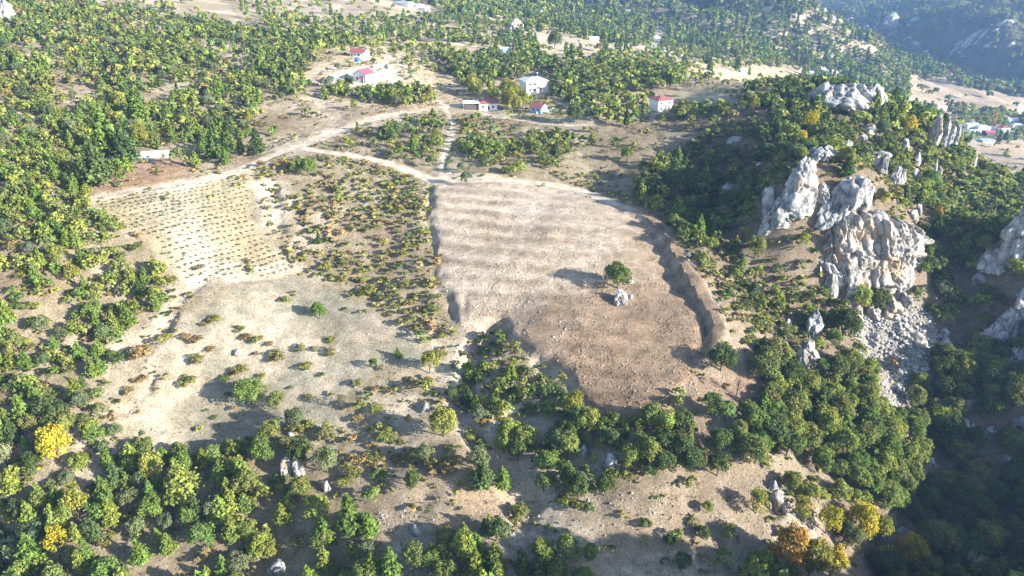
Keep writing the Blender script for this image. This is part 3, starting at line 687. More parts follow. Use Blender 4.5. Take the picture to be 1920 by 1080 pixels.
# loose stones: scree, stone heap in the field, rubble on the lower slope and in gullies
ST = {k: rock_lump((1, 1, .8), 1200+k, 1 if k < 4 else 2, cuts=9, rough_=.05) for k in range(8)}
ST_ME = [mesh_from('stone', *ST[k], M_STONE if k % 3 else M_LIME) for k in range(8)]
def scatter_px(poly, n, seed):
    r = np.random.default_rng(seed); xs = [p[0] for p in poly]; ys = [p[1] for p in poly]; out = []
    while len(out) < n:
        a = np.c_[r.uniform(min(xs), max(xs), n*3), r.uniform(min(ys), max(ys), n*3)]
        out += a[inpoly(a[:, 0], a[:, 1], poly)].tolist()
    return np.array(out[:n])
stones = []
for poly, n, s0, s1, lab, grp in [
    (SCREE_PX, 2600, .26, 1.9, 'angular grey stone of the scree below the pale cliff', 'scree stones'),
    ([(1070,446),(1110,440),(1130,458),(1100,468),(1075,466)], 42, .2, .7, 'pale stone in the loose heap on the cleared field', 'stones of the field heap'),
    ([(1070,970),(1180,890),(1330,870),(1440,880),(1470,960),(1400,1050),(1150,1060)], 420, .12, .6, 'small tan stone on the bare lower slope', 'stones on the lower slope'),
    ([(890,1010),(1010,960),(1090,1080),(960,1080)], 150, .15, .8, 'pale stone of the rubble at the gully mouth', 'rubble at the gully mouth'),
    ([(705,950),(760,950),(775,980),(730,1000),(710,985)], 70, .2, .8, 'white stone of the rubble patch beside the tall pines', 'rubble beside the pines'),
    ([(285,640),(320,590),(335,560),(350,560),(330,610),(300,650)], 70, .2, .7, 'pale stone in the stony rill left of the meadow', 'stones in the meadow rill'),
    ([(230,760),(265,740),(280,760),(240,780)], 40, .2, .7, 'pale stone in the eroded bank left of the meadow', 'stones at the eroded bank'),
    ([(280,800),(315,800),(315,815),(280,815)], 30, .15, .45, 'small stone in the row at the meadow foot', 'stones at the meadow foot'),
    ([(440,760),(520,755),(520,790),(440,790)], 40, .12, .5, 'small stone in the pale patch of the meadow', 'stones on the meadow'),
    ([(1260,725),(1300,715),(1310,740),(1265,750)], 50, .2, .8, 'broken pale stone at the lower right corner of the cleared field', 'stones at the field corner'),
    ([(870,640),(900,620),(935,615),(930,650),(890,720),(870,740)], 80, .15, .6, 'grey stone in the gully under the cleared field', 'stones in the gully')]:
    p = scatter_px(poly, n, len(stones)+5); h, t = hit(p[:, 0], p[:, 1]); r = np.random.default_rng(n)
    sz = s0*(s1/s0)**(r.random(n)**2.2)
    for q, tt, s in zip(h, t, sz): stones.append((s/tt, s, q, lab, grp))
stones.sort(key=lambda a: -a[0])
rr = np.random.default_rng(77)
for sv, s, q, lab, grp in stones[:290]:
    o = link('stone', ST_ME[rr.integers(8)], loc=(q[0], q[1], q[2]-.12*s))
    if grp == 'scree stones':
        a_, b_, c_ = project(q[0], q[1], q[2]); a_, b_ = float(a_), float(b_)
        row = 'at the cliff foot' if b_ < 592 else 'high on the scree' if b_ < 625 else 'in the middle of the scree' if b_ < 665 else 'low on the scree' if b_ < 715 else 'at the lower tip of the scree'
        sd = 'near its left edge' if a_ < 1650 else 'left of its centre' if a_ < 1685 else 'right of its centre' if a_ < 1720 else 'near its right edge'
        sz_ = 'very large' if s > 1.9 else 'large' if s > 1.5 else 'middling' if s > 1.1 else 'small'
        lab = f'{sz_} angular grey stone {row} {sd}'; o.rotation_euler = (rr.uniform(-.3, .3), rr.uniform(-.3, .3), rr.uniform(0, 6.28))
    o.scale = (s*rr.uniform(.8, 1.5), s, s*rr.uniform(.6, 1.1)); tag(o, lab, 'stone', grp)
def join_copies(protos, items):
    """protos: list of (V,F); items: (proto index, position, rz, (sx,sy,sz)) -> one vertex/face list"""
    Vs, Fs, ids, off = [], [], [], 0
    by = {}
    for i, it in enumerate(items): by.setdefault(it[0], []).append(i)
    for k, idx in by.items():
        V, F = protos[k]; n = len(idx)
        pos = np.array([items[i][1] for i in idx]); rz = np.array([items[i][2] for i in idx]); sc = np.array([items[i][3] for i in idx])
        VV = V[None]*sc[:, None, :]; c, s = np.cos(rz)[:, None], np.sin(rz)[:, None]
        VV = np.stack([VV[..., 0]*c-VV[..., 1]*s, VV[..., 0]*s+VV[..., 1]*c, VV[..., 2]], -1)+pos[:, None, :]
        FF = F[None]+(np.arange(n)*len(V))[:, None, None]+off
        Vs.append(VV.reshape(-1, 3)); Fs.append(FF.reshape(-1, F.shape[1])); ids.append(np.repeat(np.array(idx), len(V))); off += n*len(V)
    return np.vstack(Vs), np.vstack(Fs), np.concatenate(ids)
V, F, _ = join_copies([ST[k] for k in range(4)], [(int(rr.integers(4)), (q[0], q[1], q[2]-.1*s), rr.uniform(0, 6.28), (s*rr.uniform(.8, 1.5), s, s*.9)) for sv, s, q, lab, grp in stones[290:]])
tag(link('scree', mesh_from('scree', V, F, M_STONE)), 'small loose stones of the scree, gullies and lower slope', 'stones', kind='stuff')

# ------------------------------------------------------------------ houses
for h_, w_ in ROADS[:5]:
    a_, b_, c_ = project(h_[::3, 0], h_[::3, 1], h_[::3, 2])
    SIGHT += [(float(x)-5, float(y)-3, float(x)+5, float(y)+1, float(d)) for x, y, d in zip(a_, b_, c_)]
class MB:
    def __init__(s): s.v = []; s.f = []
    def box(s, x0, x1, y0, y1, z0, z1):
        n = len(s.v); s.v += [(x0,y0,z0),(x1,y0,z0),(x1,y1,z0),(x0,y1,z0),(x0,y0,z1),(x1,y0,z1),(x1,y1,z1),(x0,y1,z1)]
        s.f += [(n+a, n+b, n+c, n+d) for a, b, c, d in ((0,3,2,1),(4,5,6,7),(0,1,5,4),(1,2,6,5),(2,3,7,6),(3,0,4,7))]; return s
    def hexa(s, p):
        n = len(s.v); s.v += p
        s.f += [(n+a, n+b, n+c, n+d) for a, b, c, d in ((0,3,2,1),(4,5,6,7),(0,1,5,4),(1,2,6,5),(2,3,7,6),(3,0,4,7))]; return s
    def cyl(s, x, y, z0, z1, r, n=12, r1=None):
        r1 = r if r1 is None else r1; b = len(s.v)
        for i in range(n):
            a = 2*math.pi*i/n; s.v.append((x+r*math.cos(a), y+r*math.sin(a), z0)); s.v.append((x+r1*math.cos(a), y+r1*math.sin(a), z1))
        s.v += [(x, y, z0), (x, y, z1)]
        for i in range(n):
            j = (i+1) % n; s.f.append((b+2*i, b+2*j, b+2*j+1, b+2*i+1)); s.f.append((b+2*i+1, b+2*j+1, b+2*n+1, b+2*n+1)); s.f.append((b+2*j, b+2*i, b+2*n, b+2*n))
        return s
    def build(s, name, mat, parent=None, loc=None):
        me = bpy.data.meshes.new(name); me.from_pydata(s.v, [], [tuple(dict.fromkeys(f)) for f in s.f]); me.materials.append(mat); me.update(calc_edges=True)
        return link(name, me, parent, loc)
def gable_roof(w, d, z, rise, over, th=.18, along='x'):
    m = MB()
    if along == 'x':
        for s in (-1, 1):
            ye = s*(d/2+over); ze = z-over*rise/(d/2)
            m.hexa([(-w/2-over, ye, ze), (w/2+over, ye, ze), (w/2+over, s*.002, z+rise), (-w/2-over, s*.002, z+rise), (-w/2-over, ye, ze+th), (w/2+over, ye, ze+th), (w/2+over, s*.002, z+rise+th), (-w/2-over, s*.002, z+rise+th)])
    else:
        for s in (-1, 1):
            xe = s*(w/2+over); ze = z-over*rise/(w/2)
            m.hexa([(xe, -d/2-over, ze), (xe, d/2+over, ze), (s*.002, d/2+over, z+rise), (s*.002, -d/2-over, z+rise), (xe, -d/2-over, ze+th), (xe, d/2+over, ze+th), (s*.002, d/2+over, z+rise+th), (s*.002, -d/2-over, z+rise+th)])
    return m
def hip_roof(w, d, z, rise, over):
    m = MB(); a, b = w/2+over, d/2+over; r = max(0, (w-d)/2)
    m.v = [(-a,-b,z),(a,-b,z),(a,b,z),(-a,b,z),(-r-.01,0,z+rise),(r+.01,0,z+rise),(-a,-b,z-.16),(a,-b,z-.16),(a,b,z-.16),(-a,b,z-.16)]
    m.f = [(0,1,5,4),(2,3,4,5),(1,2,5),(3,0,4),(6,9,8,7),(0,6,7,1),(1,7,8,2),(2,8,9,3),(3,9,6,0)]
    return m
def window(root, wall_axis, at, pos, z, w, h, name='window'):
    """a framed window standing proud of a wall; its pane is a sub-part"""
    f = MB(); p = MB(); t = .09
    def bx(m, a0, a1, z0, z1, o0, o1):
        if wall_axis == 'y': m.box(a0, a1, min(at+o0, at+o1), max(at+o0, at+o1), z0, z1)
        else: m.box(min(at+o0, at+o1), max(at+o0, at+o1), a0, a1, z0, z1)
    s = 1 if at > 0 else -1
    a0, a1, z0, z1 = pos-w/2, pos+w/2, z, z+h
    bx(f, a0-t, a0, z0-t, z1+t, s*.003, s*.07); bx(f, a1, a1+t, z0-t, z1+t, s*.003, s*.07)
    bx(f, a0, a1, z0-t, z0, s*.003, s*.07); bx(f, a0, a1, z1, z1+t, s*.003, s*.07); bx(f, pos-.03, pos+.03, z0, z1, s*.003, s*.06)
    bx(p, a0, pos-.03, z0, z1, s*.003, s*.035); bx(p, pos+.03, a1, z0, z1, s*.003, s*.035)
    o = f.build(name, M_FRAME, root); p.build('pane', M_GLASS, o); return o
def door(root, wall_axis, at, pos, w=1.0, h=2.1):
    m = MB(); k = MB(); s = 1 if at > 0 else -1
    if wall_axis == 'y': m.box(pos-w/2, pos+w/2, min(at+s*.003, at+s*.06), max(at+s*.003, at+s*.06), .02, h); k.box(pos+w*.32, pos+w*.4, min(at+s*.06, at+s*.11), max(at+s*.06, at+s*.11), 1.0, 1.1)
    else: m.box(min(at+s*.003, at+s*.06), max(at+s*.003, at+s*.06), pos-w/2, pos+w/2, .02, h); k.box(min(at+s*.06, at+s*.11), max(at+s*.06, at+s*.11), pos+w*.32, pos+w*.4, 1.0, 1.1)
    o = m.build('door', M_DOOR, root); k.build('handle', M_METAL, o)
HOUSES = []
def house(px, py, w, d, h, rz, roof, rmat, label, wmat=M_WHITE, rise=1.6, over=.5, wins=(), doors=(), name='house', cat='house', group=None):
    q, t = hit(px, py); q = q[0]; SCL = .9
    root = empty(name, (q[0], q[1], q[2]), rz, (SCL,)*3); tag(root, label, cat, group)
    b = MB().box(-w/2, w/2, -d/2, d/2, -2.5, h)
    if roof == 'gx':
        for s in (-1, 1): n = len(b.v); x = s*(w/2-.01); b.v += [(x,-d/2,h),(x,d/2,h),(x,0,h+rise)]; b.f += [(n,n+1,n+2)]
    if roof == 'gy':
        for s in (-1, 1): n = len(b.v); y = s*(d/2-.01); b.v += [(-w/2,y,h),(w/2,y,h),(0,y,h+rise)]; b.f += [(n,n+1,n+2)]
    b.build('wall', wmat, root)
    if roof == 'gx': r = gable_roof(w, d, h, rise, over)
    elif roof == 'gy': r = gable_roof(w, d, h, rise, over, along='y')
    elif roof == 'hip': r = hip_roof(w, d, h+.17, rise, over)
    else: r = MB().box(-w/2-over, w/2+over, -d/2-over, d/2+over, h+.003, h+.2)
    r.build('roof', rmat, root)
    for a in wins: window(root, *a)
    for a in doors: door(root, *a)
    kk = FPX/t[0]; SIGHT.append((px-w*.5*kk, py-(h+rise)*kk, px+w*.5*kk, py-h*kk*.12, t[0]))
    HOUSES.append((q[0], q[1], max(w, d)*.56+2.0))
    return root
H = house(675, 106, 9.6, 7, 3.0, -.28, 'gx', M_REDROOF, 'small white house with red gable roof standing highest on the hill', rise=1.7, wins=[('y',-3.5,-1.6,1.0,1.0,1.1),('y',-3.5,1.0,.9,1.6,1.3),('x',4.8,0,1.1,.9,.9)], doors=[('y',-3.5,-3.6)])
MB().box(-2.6,2.9,-5.0,-3.503,.0,.22).build('porch_slab', M_CONC, H)
H = house(683, 152, 8.6, 8.2, 4.4, -.42, 'gy', M_MAGROOF, 'white house with steep magenta red roof on a walled gravel terrace', rise=2.3, wins=[('y',-4.1,-1.6,1.2,1.1,1.6),('x',4.3,-1.5,1.2,1.1,1.2),('x',4.3,2.2,1.2,1.1,1.2)], doors=[('y',-4.1,1.6)])
m = MB().hexa([(.2,-5.8,2.5),(3.6,-5.8,2.5),(3.6,-4.103,3.2),(.2,-4.103,3.2),(.2,-5.8,2.65),(3.6,-5.8,2.65),(3.6,-4.103,3.35),(.2,-4.103,3.35)]); pr = m.build('porch_roof', M_MAGROOF, H)
MB().box(.3,.42,-5.7,-5.58,0,2.5).build('post', M_FRAME, H); MB().box(3.4,3.52,-5.7,-5.58,0,2.5).build('post', M_FRAME, H)
H = house(914, 203, 9.6, 8, 3.2, .12, 'hip', M_REDROOF, 'white single storey house with red hipped roof beside an open shed', rise=1.9, wins=[('y',-4,-2.6,1.0,1.5,1.1),('y',-4,2.6,1.0,1.3,1.1),('x',4.8,-1,1.0,1.2,1.1)], doors=[('y',-4,.4)])
H = house(884, 202, 7, 6, 3.0, .12, 'flat', M_WHITEROOF, 'open shed with pale flat roof attached left of the red hipped house', wmat=M_DARKWALL, over=.9, name='shed', cat='shed')
for s in (-1, 1): MB().box(s*4.2-.09, s*4.2+.09, -3.8, -3.62, -1, 3.0).build('post', M_CONC, H)
H = house(1010, 210, 6.5, 6, 3.0, -.6, 'gx', M_REDROOF, 'small blue walled cottage with red roof behind yellow autumn trees', wmat=M_BLUEWALL, rise=1.7, wins=[('y',-3,-1.4,1.0,1.2,1.1),('x',3.25,.5,1.0,1.1,1.1)], doors=[('y',-3,1.3)])
H = house(1000, 170, 12.4, 10.5, 6.0, .35, 'hip', M_WHITEROOF, 'big white two storey house with white hipped roof and balconies', rise=1.9, over=.9, wins=[('y',-5.25,-4,.9,1.4,1.3),('y',-5.25,-1.2,.9,1.4,1.3),('y',-5.25,-4,3.9,1.4,1.3),('y',-5.25,-1.2,3.9,1.4,1.3),('x',6.2,-2.5,.9,1.4,1.3),('x',6.2,2,.9,1.4,1.3),('x',6.2,-2.5,3.9,1.4,1.3),('x',6.2,2,3.9,1.4,1.3)], doors=[('y',-5.25,2.2)])
bl = MB().box(.6,6.1,-7.2,-5.253,2.9,3.1).build('balcony', M_CONC, H)
rl = MB(); [rl.box(.62+i*.6,.66+i*.6,-7.18,-7.14,3.103,4.0) for i in range(10)]; rl.box(.6,6.1,-7.19,-7.13,4.003,4.06); rl.build('railing', M_FRAME, bl)
for x in (.8, 5.9): MB().box(x-.12,x+.12,-7.1,-6.86,-1.5,2.897).build('pillar', M_WHITE, H)
q = hit(1000, 170)[0][0]
wh = empty('solar_water_heater', (q[0]+1.8, q[1]+.5, q[2]+7.6), .35); tag(wh, 'solar water heater with white tank on the big white house roof', 'water heater')
MB().cyl(0,0,.9,1.5,.35).build('tank', M_WHITE, wh); MB().hexa([(-.9,-1.9,.1),(.9,-1.9,.1),(.9,-.4,1.0),(-.9,-.4,1.0),(-.9,-1.9,.18),(.9,-1.9,.18),(.9,-.4,1.08),(-.9,-.4,1.08)]).build('collector', M_GLASS, wh); MB().box(-.3,.3,-.3,.3,-.5,.897).build('stand', M_METAL, wh)
H = house(1238, 206, 9, 8.4, 5.8, .42, 'hip', M_REDROOF, 'white two storey house with red hipped roof at the edge of the grove', rise=1.7, over=.7, wins=[('y',-4.2,-2.6,.9,1.3,1.3),('y',-4.2,-2.6,3.7,1.3,1.3),('y',-4.2,2.4,3.7,1.4,1.3),('x',4.5,0,3.7,1.4,1.3),('x',4.5,-1.5,.9,1.3,1.3)], doors=[('y',-4.2,2.2)])
bl = MB().box(.4,4.4,-5.7,-4.203,2.8,3.0).build('balcony', M_CONC, H); rl = MB().box(.4,4.4,-5.68,-5.62,3.9,3.96); [rl.box(.42+i*.5,.46+i*.5,-5.67,-5.63,3.003,3.897) for i in range(9)]; rl.build('railing', M_FRAME, bl)
for x in (.6, 4.2): MB().box(x-.12,x+.12,-5.6,-5.38,-1.5,2.797).build('pillar', M_WHITE, H)
house(946, 98, 7, 5, 2.8, .3, 'gx', M_GREYROOF, 'little grey blue shed half hidden in trees below the crag', wmat=M_BLUEWALL, rise=.9, name='shed', cat='shed', wins=[('y',-2.5,0,1,1,.9)])
house(1113, 76, 9, 6, 2.8, .1, 'gx', M_WHITEROOF, 'distant low white building at the end of the tan field', rise=.8, name='barn', cat='barn', wins=[('y',-3,-2,1,1,1)])
house(1393, 137, 6, 5, 3, .1, 'gx', M_WHITEROOF, 'tiny white hut near the green crop strip', rise=.8, name='hut', cat='hut', wins=[('y',-2.5,0,1,1,1)])
house(1520, 138, 6, 5, 3, .1, 'flat', M_WHITEROOF, 'tiny pale hut left of the ridge knoll', name='hut', cat='hut', wins=[('y',-2.5,0,1,1,1)])
for i, (px_, py_, w_, d_) in enumerate([(758,10,18,9),(776,14,16,9),(792,19,14,8)]):
    H = house(px_, py_, w_, d_, 3.0, -.5, 'gx', M_GREYROOF if i < 2 else M_WHITEROOF, ['long grey blue roofed poultry shed at the top of the picture', 'second grey blue roofed shed on the far pale yard', 'pale roofed shed on the right of the far pale yard'][i], rise=1.2, name='farm_shed', cat='shed', wins=[('y',-d_/2,-4,1,1.4,.9),('y',-d_/2,0,1,1.4,.9),('y',-d_/2,4,1,1.4,.9)])
H = house(296, 293, 11.5, 4.4, 1.5, .28, 'flat', M_WHITEROOF, 'long low hut with white flat roof between pines above the track', wmat=M_CONC, over=.4, name='hut', cat='hut', wins=[('y',-2.2,-3,.4,1.2,.7)], doors=[('y',-2.2,2.5,1.0,1.4)])
for (px_, py_, w_, d_, h_, rf, rm, wm, lab) in [(1819,240,15,10,4.5,'gx',M_GREYROOF,M_WHITE,'valley house with dark roof left of the village'),(1840,243,16,9,3.5,'hip',M_WHITEROOF,M_WHITE,'white roofed hall in the valley village'),(1832,247,22,4,2.2,'flat',M_CONC,M_WHITE,'long white wall like store in front of the village hall'),(1866,243,10,9,5,'hip',M_REDROOF,M_WHITE,'red roofed house left in the valley village'),(1880,246,11,9,5,'hip',M_REDROOF,M_WHITE,'red roofed house in the middle of the valley village'),(1896,230,14,8,4,'gx',M_GREYROOF,M_WHITE,'blue grey roofed hall at the back of the village'),(1904,240,16,9,4,'hip',M_WHITEROOF,M_WHITE,'pale roofed house at the right end of the village'),(1853,254,12,9,4,'gx',M_MAGROOF,M_DARKWALL,'dull red roofed barn on the village road'),(1849,266,14,8,2.4,'flat',M_GREYROOF,M_CONC,'grey flat roofed building by the valley road'),(1763,205,12,8,3,'gx',M_WHITEROOF,M_WHITE,'lone white shed in the valley fields')]:
    house(px_, py_, w_, d_, h_, .1, rf, rm, lab, wmat=wm, rise=1.8, wins=[('y',-d_/2,-w_*.25,1.2,1.6,1.3),('y',-d_/2,w_*.25,1.2,1.6,1.3)])
def free_thing(name, px, py, label, cat, rz=0, group=None):
    q = hit(px, py)[0][0]; e = empty(name, tuple(q), rz); tag(e, label, cat, group); return e
e = free_thing('water_tank', 670, 119, 'bright blue water tank on a stand above the walled terrace', 'water tank')
MB().box(-1.2,1.2,-1.2,1.2,-.5,.9).build('stand', M_CONC, e); MB().cyl(0,0,.903,2.9,1.25,14).build('tank', M_BLUE, e); MB().cyl(0,0,2.903,3.15,.4,10).build('lid', M_BLUE, e)
e = free_thing('barrel', 276, 304, 'blue plastic barrel under the pines below the low white hut', 'barrel')
MB().cyl(0,0,0,1.2,.42,12,.45).build('drum', M_BLUE, e); MB().cyl(0,0,1.203,1.3,.40,12).build('lid', M_BLUE, e)
def wall_run(pts, h, th, label, name='garden_wall'):
    q = [hit(a, b)[0][0] for a, b in pts]; m = MB(); o = np.array(q[0])
    for a, b in zip(q[:-1], q[1:]):
        d = np.array([b[0]-a[0], b[1]-a[1]]); d /= np.hypot(*d)+1e-6; n = np.array([-d[1], d[0]])*th/2
        p = []
        for zz in (-.8, h):
            for P_, s in ((a, -1), (b, -1), (b, 1), (a, 1)): p.append((P_[0]+s*n[0]-o[0], P_[1]+s*n[1]-o[1], P_[2]+zz-o[2]))
        m.hexa(p)
    c = m.build(name, M_WHITE, None, tuple(o)); tag(c, label, 'wall'); return c
wall_run([(622,150),(655,156)], 1.6, .3, 'white terrace wall left of the magenta roofed house'); wall_run([(700,128),(726,122),(729,129)], 1.5, .3, 'white courtyard wall right behind the magenta roofed house'); wall_run([(600,152),(620,143),(650,137)], .9, .3, 'low pale wall along the gravel terrace edge'); wall_run([(1006,213),(1028,210),(1040,205)], .9, .4, 'low white wall curving beside the blue cottage')
#@@PART3
# ------------------------------------------------------------------ plants
def quads(C, Nrm, size, rng, asp=1.0):
    """leaf-spray quads centred on C, facing Nrm"""
    n = len(C); a = rng.normal(size=(n, 3)); a -= Nrm*(a*Nrm).sum(1)[:, None]; a /= np.linalg.norm(a, axis=1)[:, None]+1e-9
    b = np.cross(Nrm, a); s = np.asarray(size).reshape(-1, 1)*.5
    a = a*s*asp; b = b*s
    bow = Nrm*s*.35
    V = np.stack([C-a-bow*.6, C-b*.8+bow, C+a-bow*.6, C+b*.8+bow], 1).reshape(-1, 3)
    F = np.arange(4*n).reshape(n, 4)
    return V, F
def nrm(v): return v/(np.linalg.norm(v, axis=1)[:, None]+1e-9)
def crown_round(seed, nclump, per, leaf, squash=.85, base=.18, irregular=.25, huevar=.1):
    """broadleaf crown about 1 m wide and 1 m tall, standing from z=base: many leaf sprays grouped in boughs"""
    r = np.random.default_rng(seed); V, F, S, off = [], [], [], 0
    d = nrm(r.normal(size=(nclump, 3))); d[:, 2] = np.where(d[:, 2] < -.35, -d[:, 2], d[:, 2])
    rad = .5*r.uniform(.5, .82, nclump)*(1+irregular*(r.random(nclump)-.5))
    cc = d*rad[:, None]
    for i in range(nclump):
        cr = r.uniform(.15, .24); m = int(per*r.uniform(.7, 1.3))
        e = nrm(r.normal(size=(m, 3))+d[i]*.7+np.array([0, 0, .35])); p = cc[i]+e*cr*r.uniform(.55, 1.05, m)[:, None]
        nn = nrm(e*.9+r.normal(size=(m, 3))*.55)
        v, f = quads(p, nn, leaf*r.uniform(.7, 1.35, m), r)
        V.append(v); F.append(f+off); off += len(v)
        b = r.uniform(.78, 1.2); hue = r.uniform(-huevar, huevar)
        k = b*r.uniform(.8, 1.2, m); S.append(np.repeat(np.c_[k*(1+hue), k, k*(1-.5*hue)], 4, 0))
    V = np.vstack(V); V[:, 2] = (V[:, 2]+.5)*squash+base
    return V, np.vstack(F), np.vstack(S)
def crown_pine(seed, whorls, per, leaf, w=.5, bare=.12, loose=.3):
    """conifer 1 m tall, crown radius w at its widest: tiers of upswept boughs carrying needle sprays"""
    r = np.random.default_rng(seed); V, F, S, off = [], [], [], 0
    for k in range(whorls):
        f_ = k/(whorls-1); z = bare+(1-bare-.03)*f_
        R = w*(1-f_)**.75*(.55+.45*min(1, f_*5+.3))*(1+loose*(r.random()-.5))+.02
        nb = max(3, int(round(7*(1-f_)+2)))
        for j in range(nb):
            a = 2*math.pi*(j/nb)+k*2.4+r.uniform(-.3, .3); L_ = R*r.uniform(.7, 1.15)
            m = max(3, int(per*(.35+L_/w)))
            t = r.uniform(.15, 1.0, m)**.7
            p = np.c_[np.cos(a)*L_*t, np.sin(a)*L_*t, z+.10*L_*t*t+r.normal(size=m)*.012+.05*(t-.5)*w]
            p[:, :2] += r.normal(size=(m, 2))*.16*L_*(t[:, None])
            nn = nrm(np.c_[np.cos(a)*.45*np.ones(m), np.sin(a)*.45*np.ones(m), np.ones(m)*.8]+r.normal(size=(m, 3))*.5)
            v, f = quads(p, nn, leaf*r.uniform(.7, 1.3, m), r, 1.5)
            V.append(v); F.append(f+off); off += len(v)
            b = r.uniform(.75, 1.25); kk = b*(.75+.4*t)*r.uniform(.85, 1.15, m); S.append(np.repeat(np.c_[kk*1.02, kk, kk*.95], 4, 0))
    return np.vstack(V), np.vstack(F), np.vstack(S)
def tube(pts, rad, n=6):
    V, F = [], []
    for i, (p, r_) in enumerate(zip(pts, rad)):
        for k in range(n): V.append((p[0]+r_*math.cos(2*math.pi*k/n), p[1]+r_*math.sin(2*math.pi*k/n), p[2]))
    for i in range(len(pts)-1):
        for k in range(n): F.append((i*n+k, i*n+(k+1) % n, (i+1)*n+(k+1) % n, (i+1)*n+k))
    return np.array(V), np.array(F)
def join(parts):
    V, F, off = [], [], 0
    for v, f in parts: V.append(v); F.append(f+off); off += len(v)
    return np.vstack(V), np.vstack(F)
def trunk_round(seed):
    r = np.random.default_rng(seed); ps = [tube([(0,0,-.12),(0.01,0,.12),(.02*r.normal(),.02*r.normal(),.3),(.03*r.normal(),.03*r.normal(),.55)], [.045,.036,.028,.014])]
    for k in range(4):
        a = k*1.6+r.uniform(0, .8); z0 = .2+.06*k
        ps.append(tube([(0,0,z0),(.13*math.cos(a),.13*math.sin(a),z0+.16),(.26*math.cos(a),.26*math.sin(a),z0+.30)], [.022,.015,.006], 5))
    return join(ps)
def trunk_pine(seed):
    r = np.random.default_rng(seed); ps = [tube([(0,0,-.06),(0,0,.1),(.008*r.normal(),.008*r.normal(),.45),(0,0,.93)], [.022,.018,.011,.003])]
    for k in range(5):
        a = k*2.4; z0 = .16+.12*k; l = .24*(1-z0)
        ps.append(tube([(0,0,z0),(l*math.cos(a),l*math.sin(a),z0+.02)], [.006,.003], 4))
    return join(ps)
def bare_branches(seed, n=26):
    r = np.random.default_rng(seed); ps = []
    for k in range(n):
        a = r.uniform(0, 6.28); z0 = r.uniform(.2, .7); L_ = r.uniform(.2, .45)*(1.1-z0*.5); up = r.uniform(.15, .4)
        p1 = (L_*.5*math.cos(a), L_*.5*math.sin(a), z0+up*.45); p2 = (L_*math.cos(a+.2), L_*math.sin(a+.2), z0+up)
        ps.append(tube([(0,0,z0), p1, p2], [.012,.007,.003], 4))
        for j in range(2): b = a+r.uniform(-.9, .9); ps.append(tube([p1, (p1[0]+.15*math.cos(b), p1[1]+.15*math.sin(b), p1[2]+.12)], [.006,.002], 4))
    return join(ps)
def plant_mesh(name, vfs, mat):
    me = mesh_from(name, vfs[0], vfs[1], mat); col_attr(me, 'spray', vfs[2]); return me
NV = 6
CROWN = {'oak_tree': [plant_mesh('crown', crown_round(100+k, 34, 66, .072, 1.0, .04), M_LEAF) for k in range(NV)],
         'juniper_tree': [plant_mesh('crown', crown_round(200+k, 26, 70, .07, 1.0, .03, .1), M_LEAF) for k in range(4)],
         'autumn_tree': [plant_mesh('crown', crown_round(300+k, 26, 54, .072, 1.1, .05, .45, .22), M_LEAF) for k in range(4)],
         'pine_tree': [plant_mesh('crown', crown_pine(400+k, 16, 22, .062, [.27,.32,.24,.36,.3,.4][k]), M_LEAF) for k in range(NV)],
         'shrub': [plant_mesh('shrub', crown_round(500+k, 15, 44, .115, .66, -.06, .6), M_LEAF) for k in range(NV)]}
BIG = [plant_mesh('crown', crown_round(350+k, 52, 62, .062, 1.05, .03, .4, .2), M_LEAF) for k in range(4)]
TRUNK = {'round': [mesh_from('trunk', *trunk_round(40+k), M_BARK, True) for k in range(4)], 'pine': [mesh_from('trunk', *trunk_pine(60+k), M_BARK, True) for k in range(3)]}
# cheaper forms for the mass of the woods
def lite(kind, lvl):
    n = {'mid': 1.0, 'far': 0}[lvl]
    out = []
    for k in range(5 if lvl == 'mid' else 4):
        if kind == 'pine_tree': out.append(crown_pine(700+k, 10 if n else 5, 9 if n else 2, .115 if n else .26, .28+.03*k, .06))
        elif kind == 'shrub': out.append(crown_round(720+k, 8 if n else 4, 11 if n else 5, .25 if n else .45, .66, -.06, .6))
        else: out.append(crown_round(740+k, 13 if n else 6, 14 if n else 4, .165 if n else .42, .95, .08))
    return out
TONES = {  # leaf albedo
 'oak_tree': [('olive green', (0.203,0.232,0.065)), ('yellow green', (0.260,0.294,0.065)), ('deep green', (0.109,0.149,0.045)), ('fresh green', (0.161,0.232,0.054)), ('brownish olive', (0.237,0.211,0.076))],
 'pine_tree': [('bright green', (0.156,0.237,0.052)), ('dark green', (0.095,0.144,0.047)), ('yellowish green', (0.223,0.273,0.059))],
 'juniper_tree': [('grey green', (0.190,0.221,0.107)), ('dusky green', (0.132,0.175,0.072))],
 'autumn_tree': [('yellow', (0.436,0.381,0.039)), ('orange', (0.379,0.247,0.054)), ('golden green', (.275,.285,.06))],
 'shrub': [('olive', (0.213,0.211,0.072)), ('yellow green', (0.260,0.268,0.065)), ('rusty orange', (0.313,0.227,0.092)), ('green', (0.142,0.191,0.054)), ('dry brown', (0.284,0.247,0.122))]}
NOUN = {'oak_tree': 'round tree', 'pine_tree': 'pine', 'juniper_tree': 'juniper', 'autumn_tree': 'autumn tree', 'shrub': 'bush'}
CAT = {'oak_tree': 'tree', 'pine_tree': 'pine tree', 'juniper_tree': 'juniper', 'autumn_tree': 'tree', 'shrub': 'shrub'}
HT = {'oak_tree': 1.05, 'pine_tree': 1.75, 'juniper_tree': 1.1, 'autumn_tree': 1.3, 'shrub': .85}

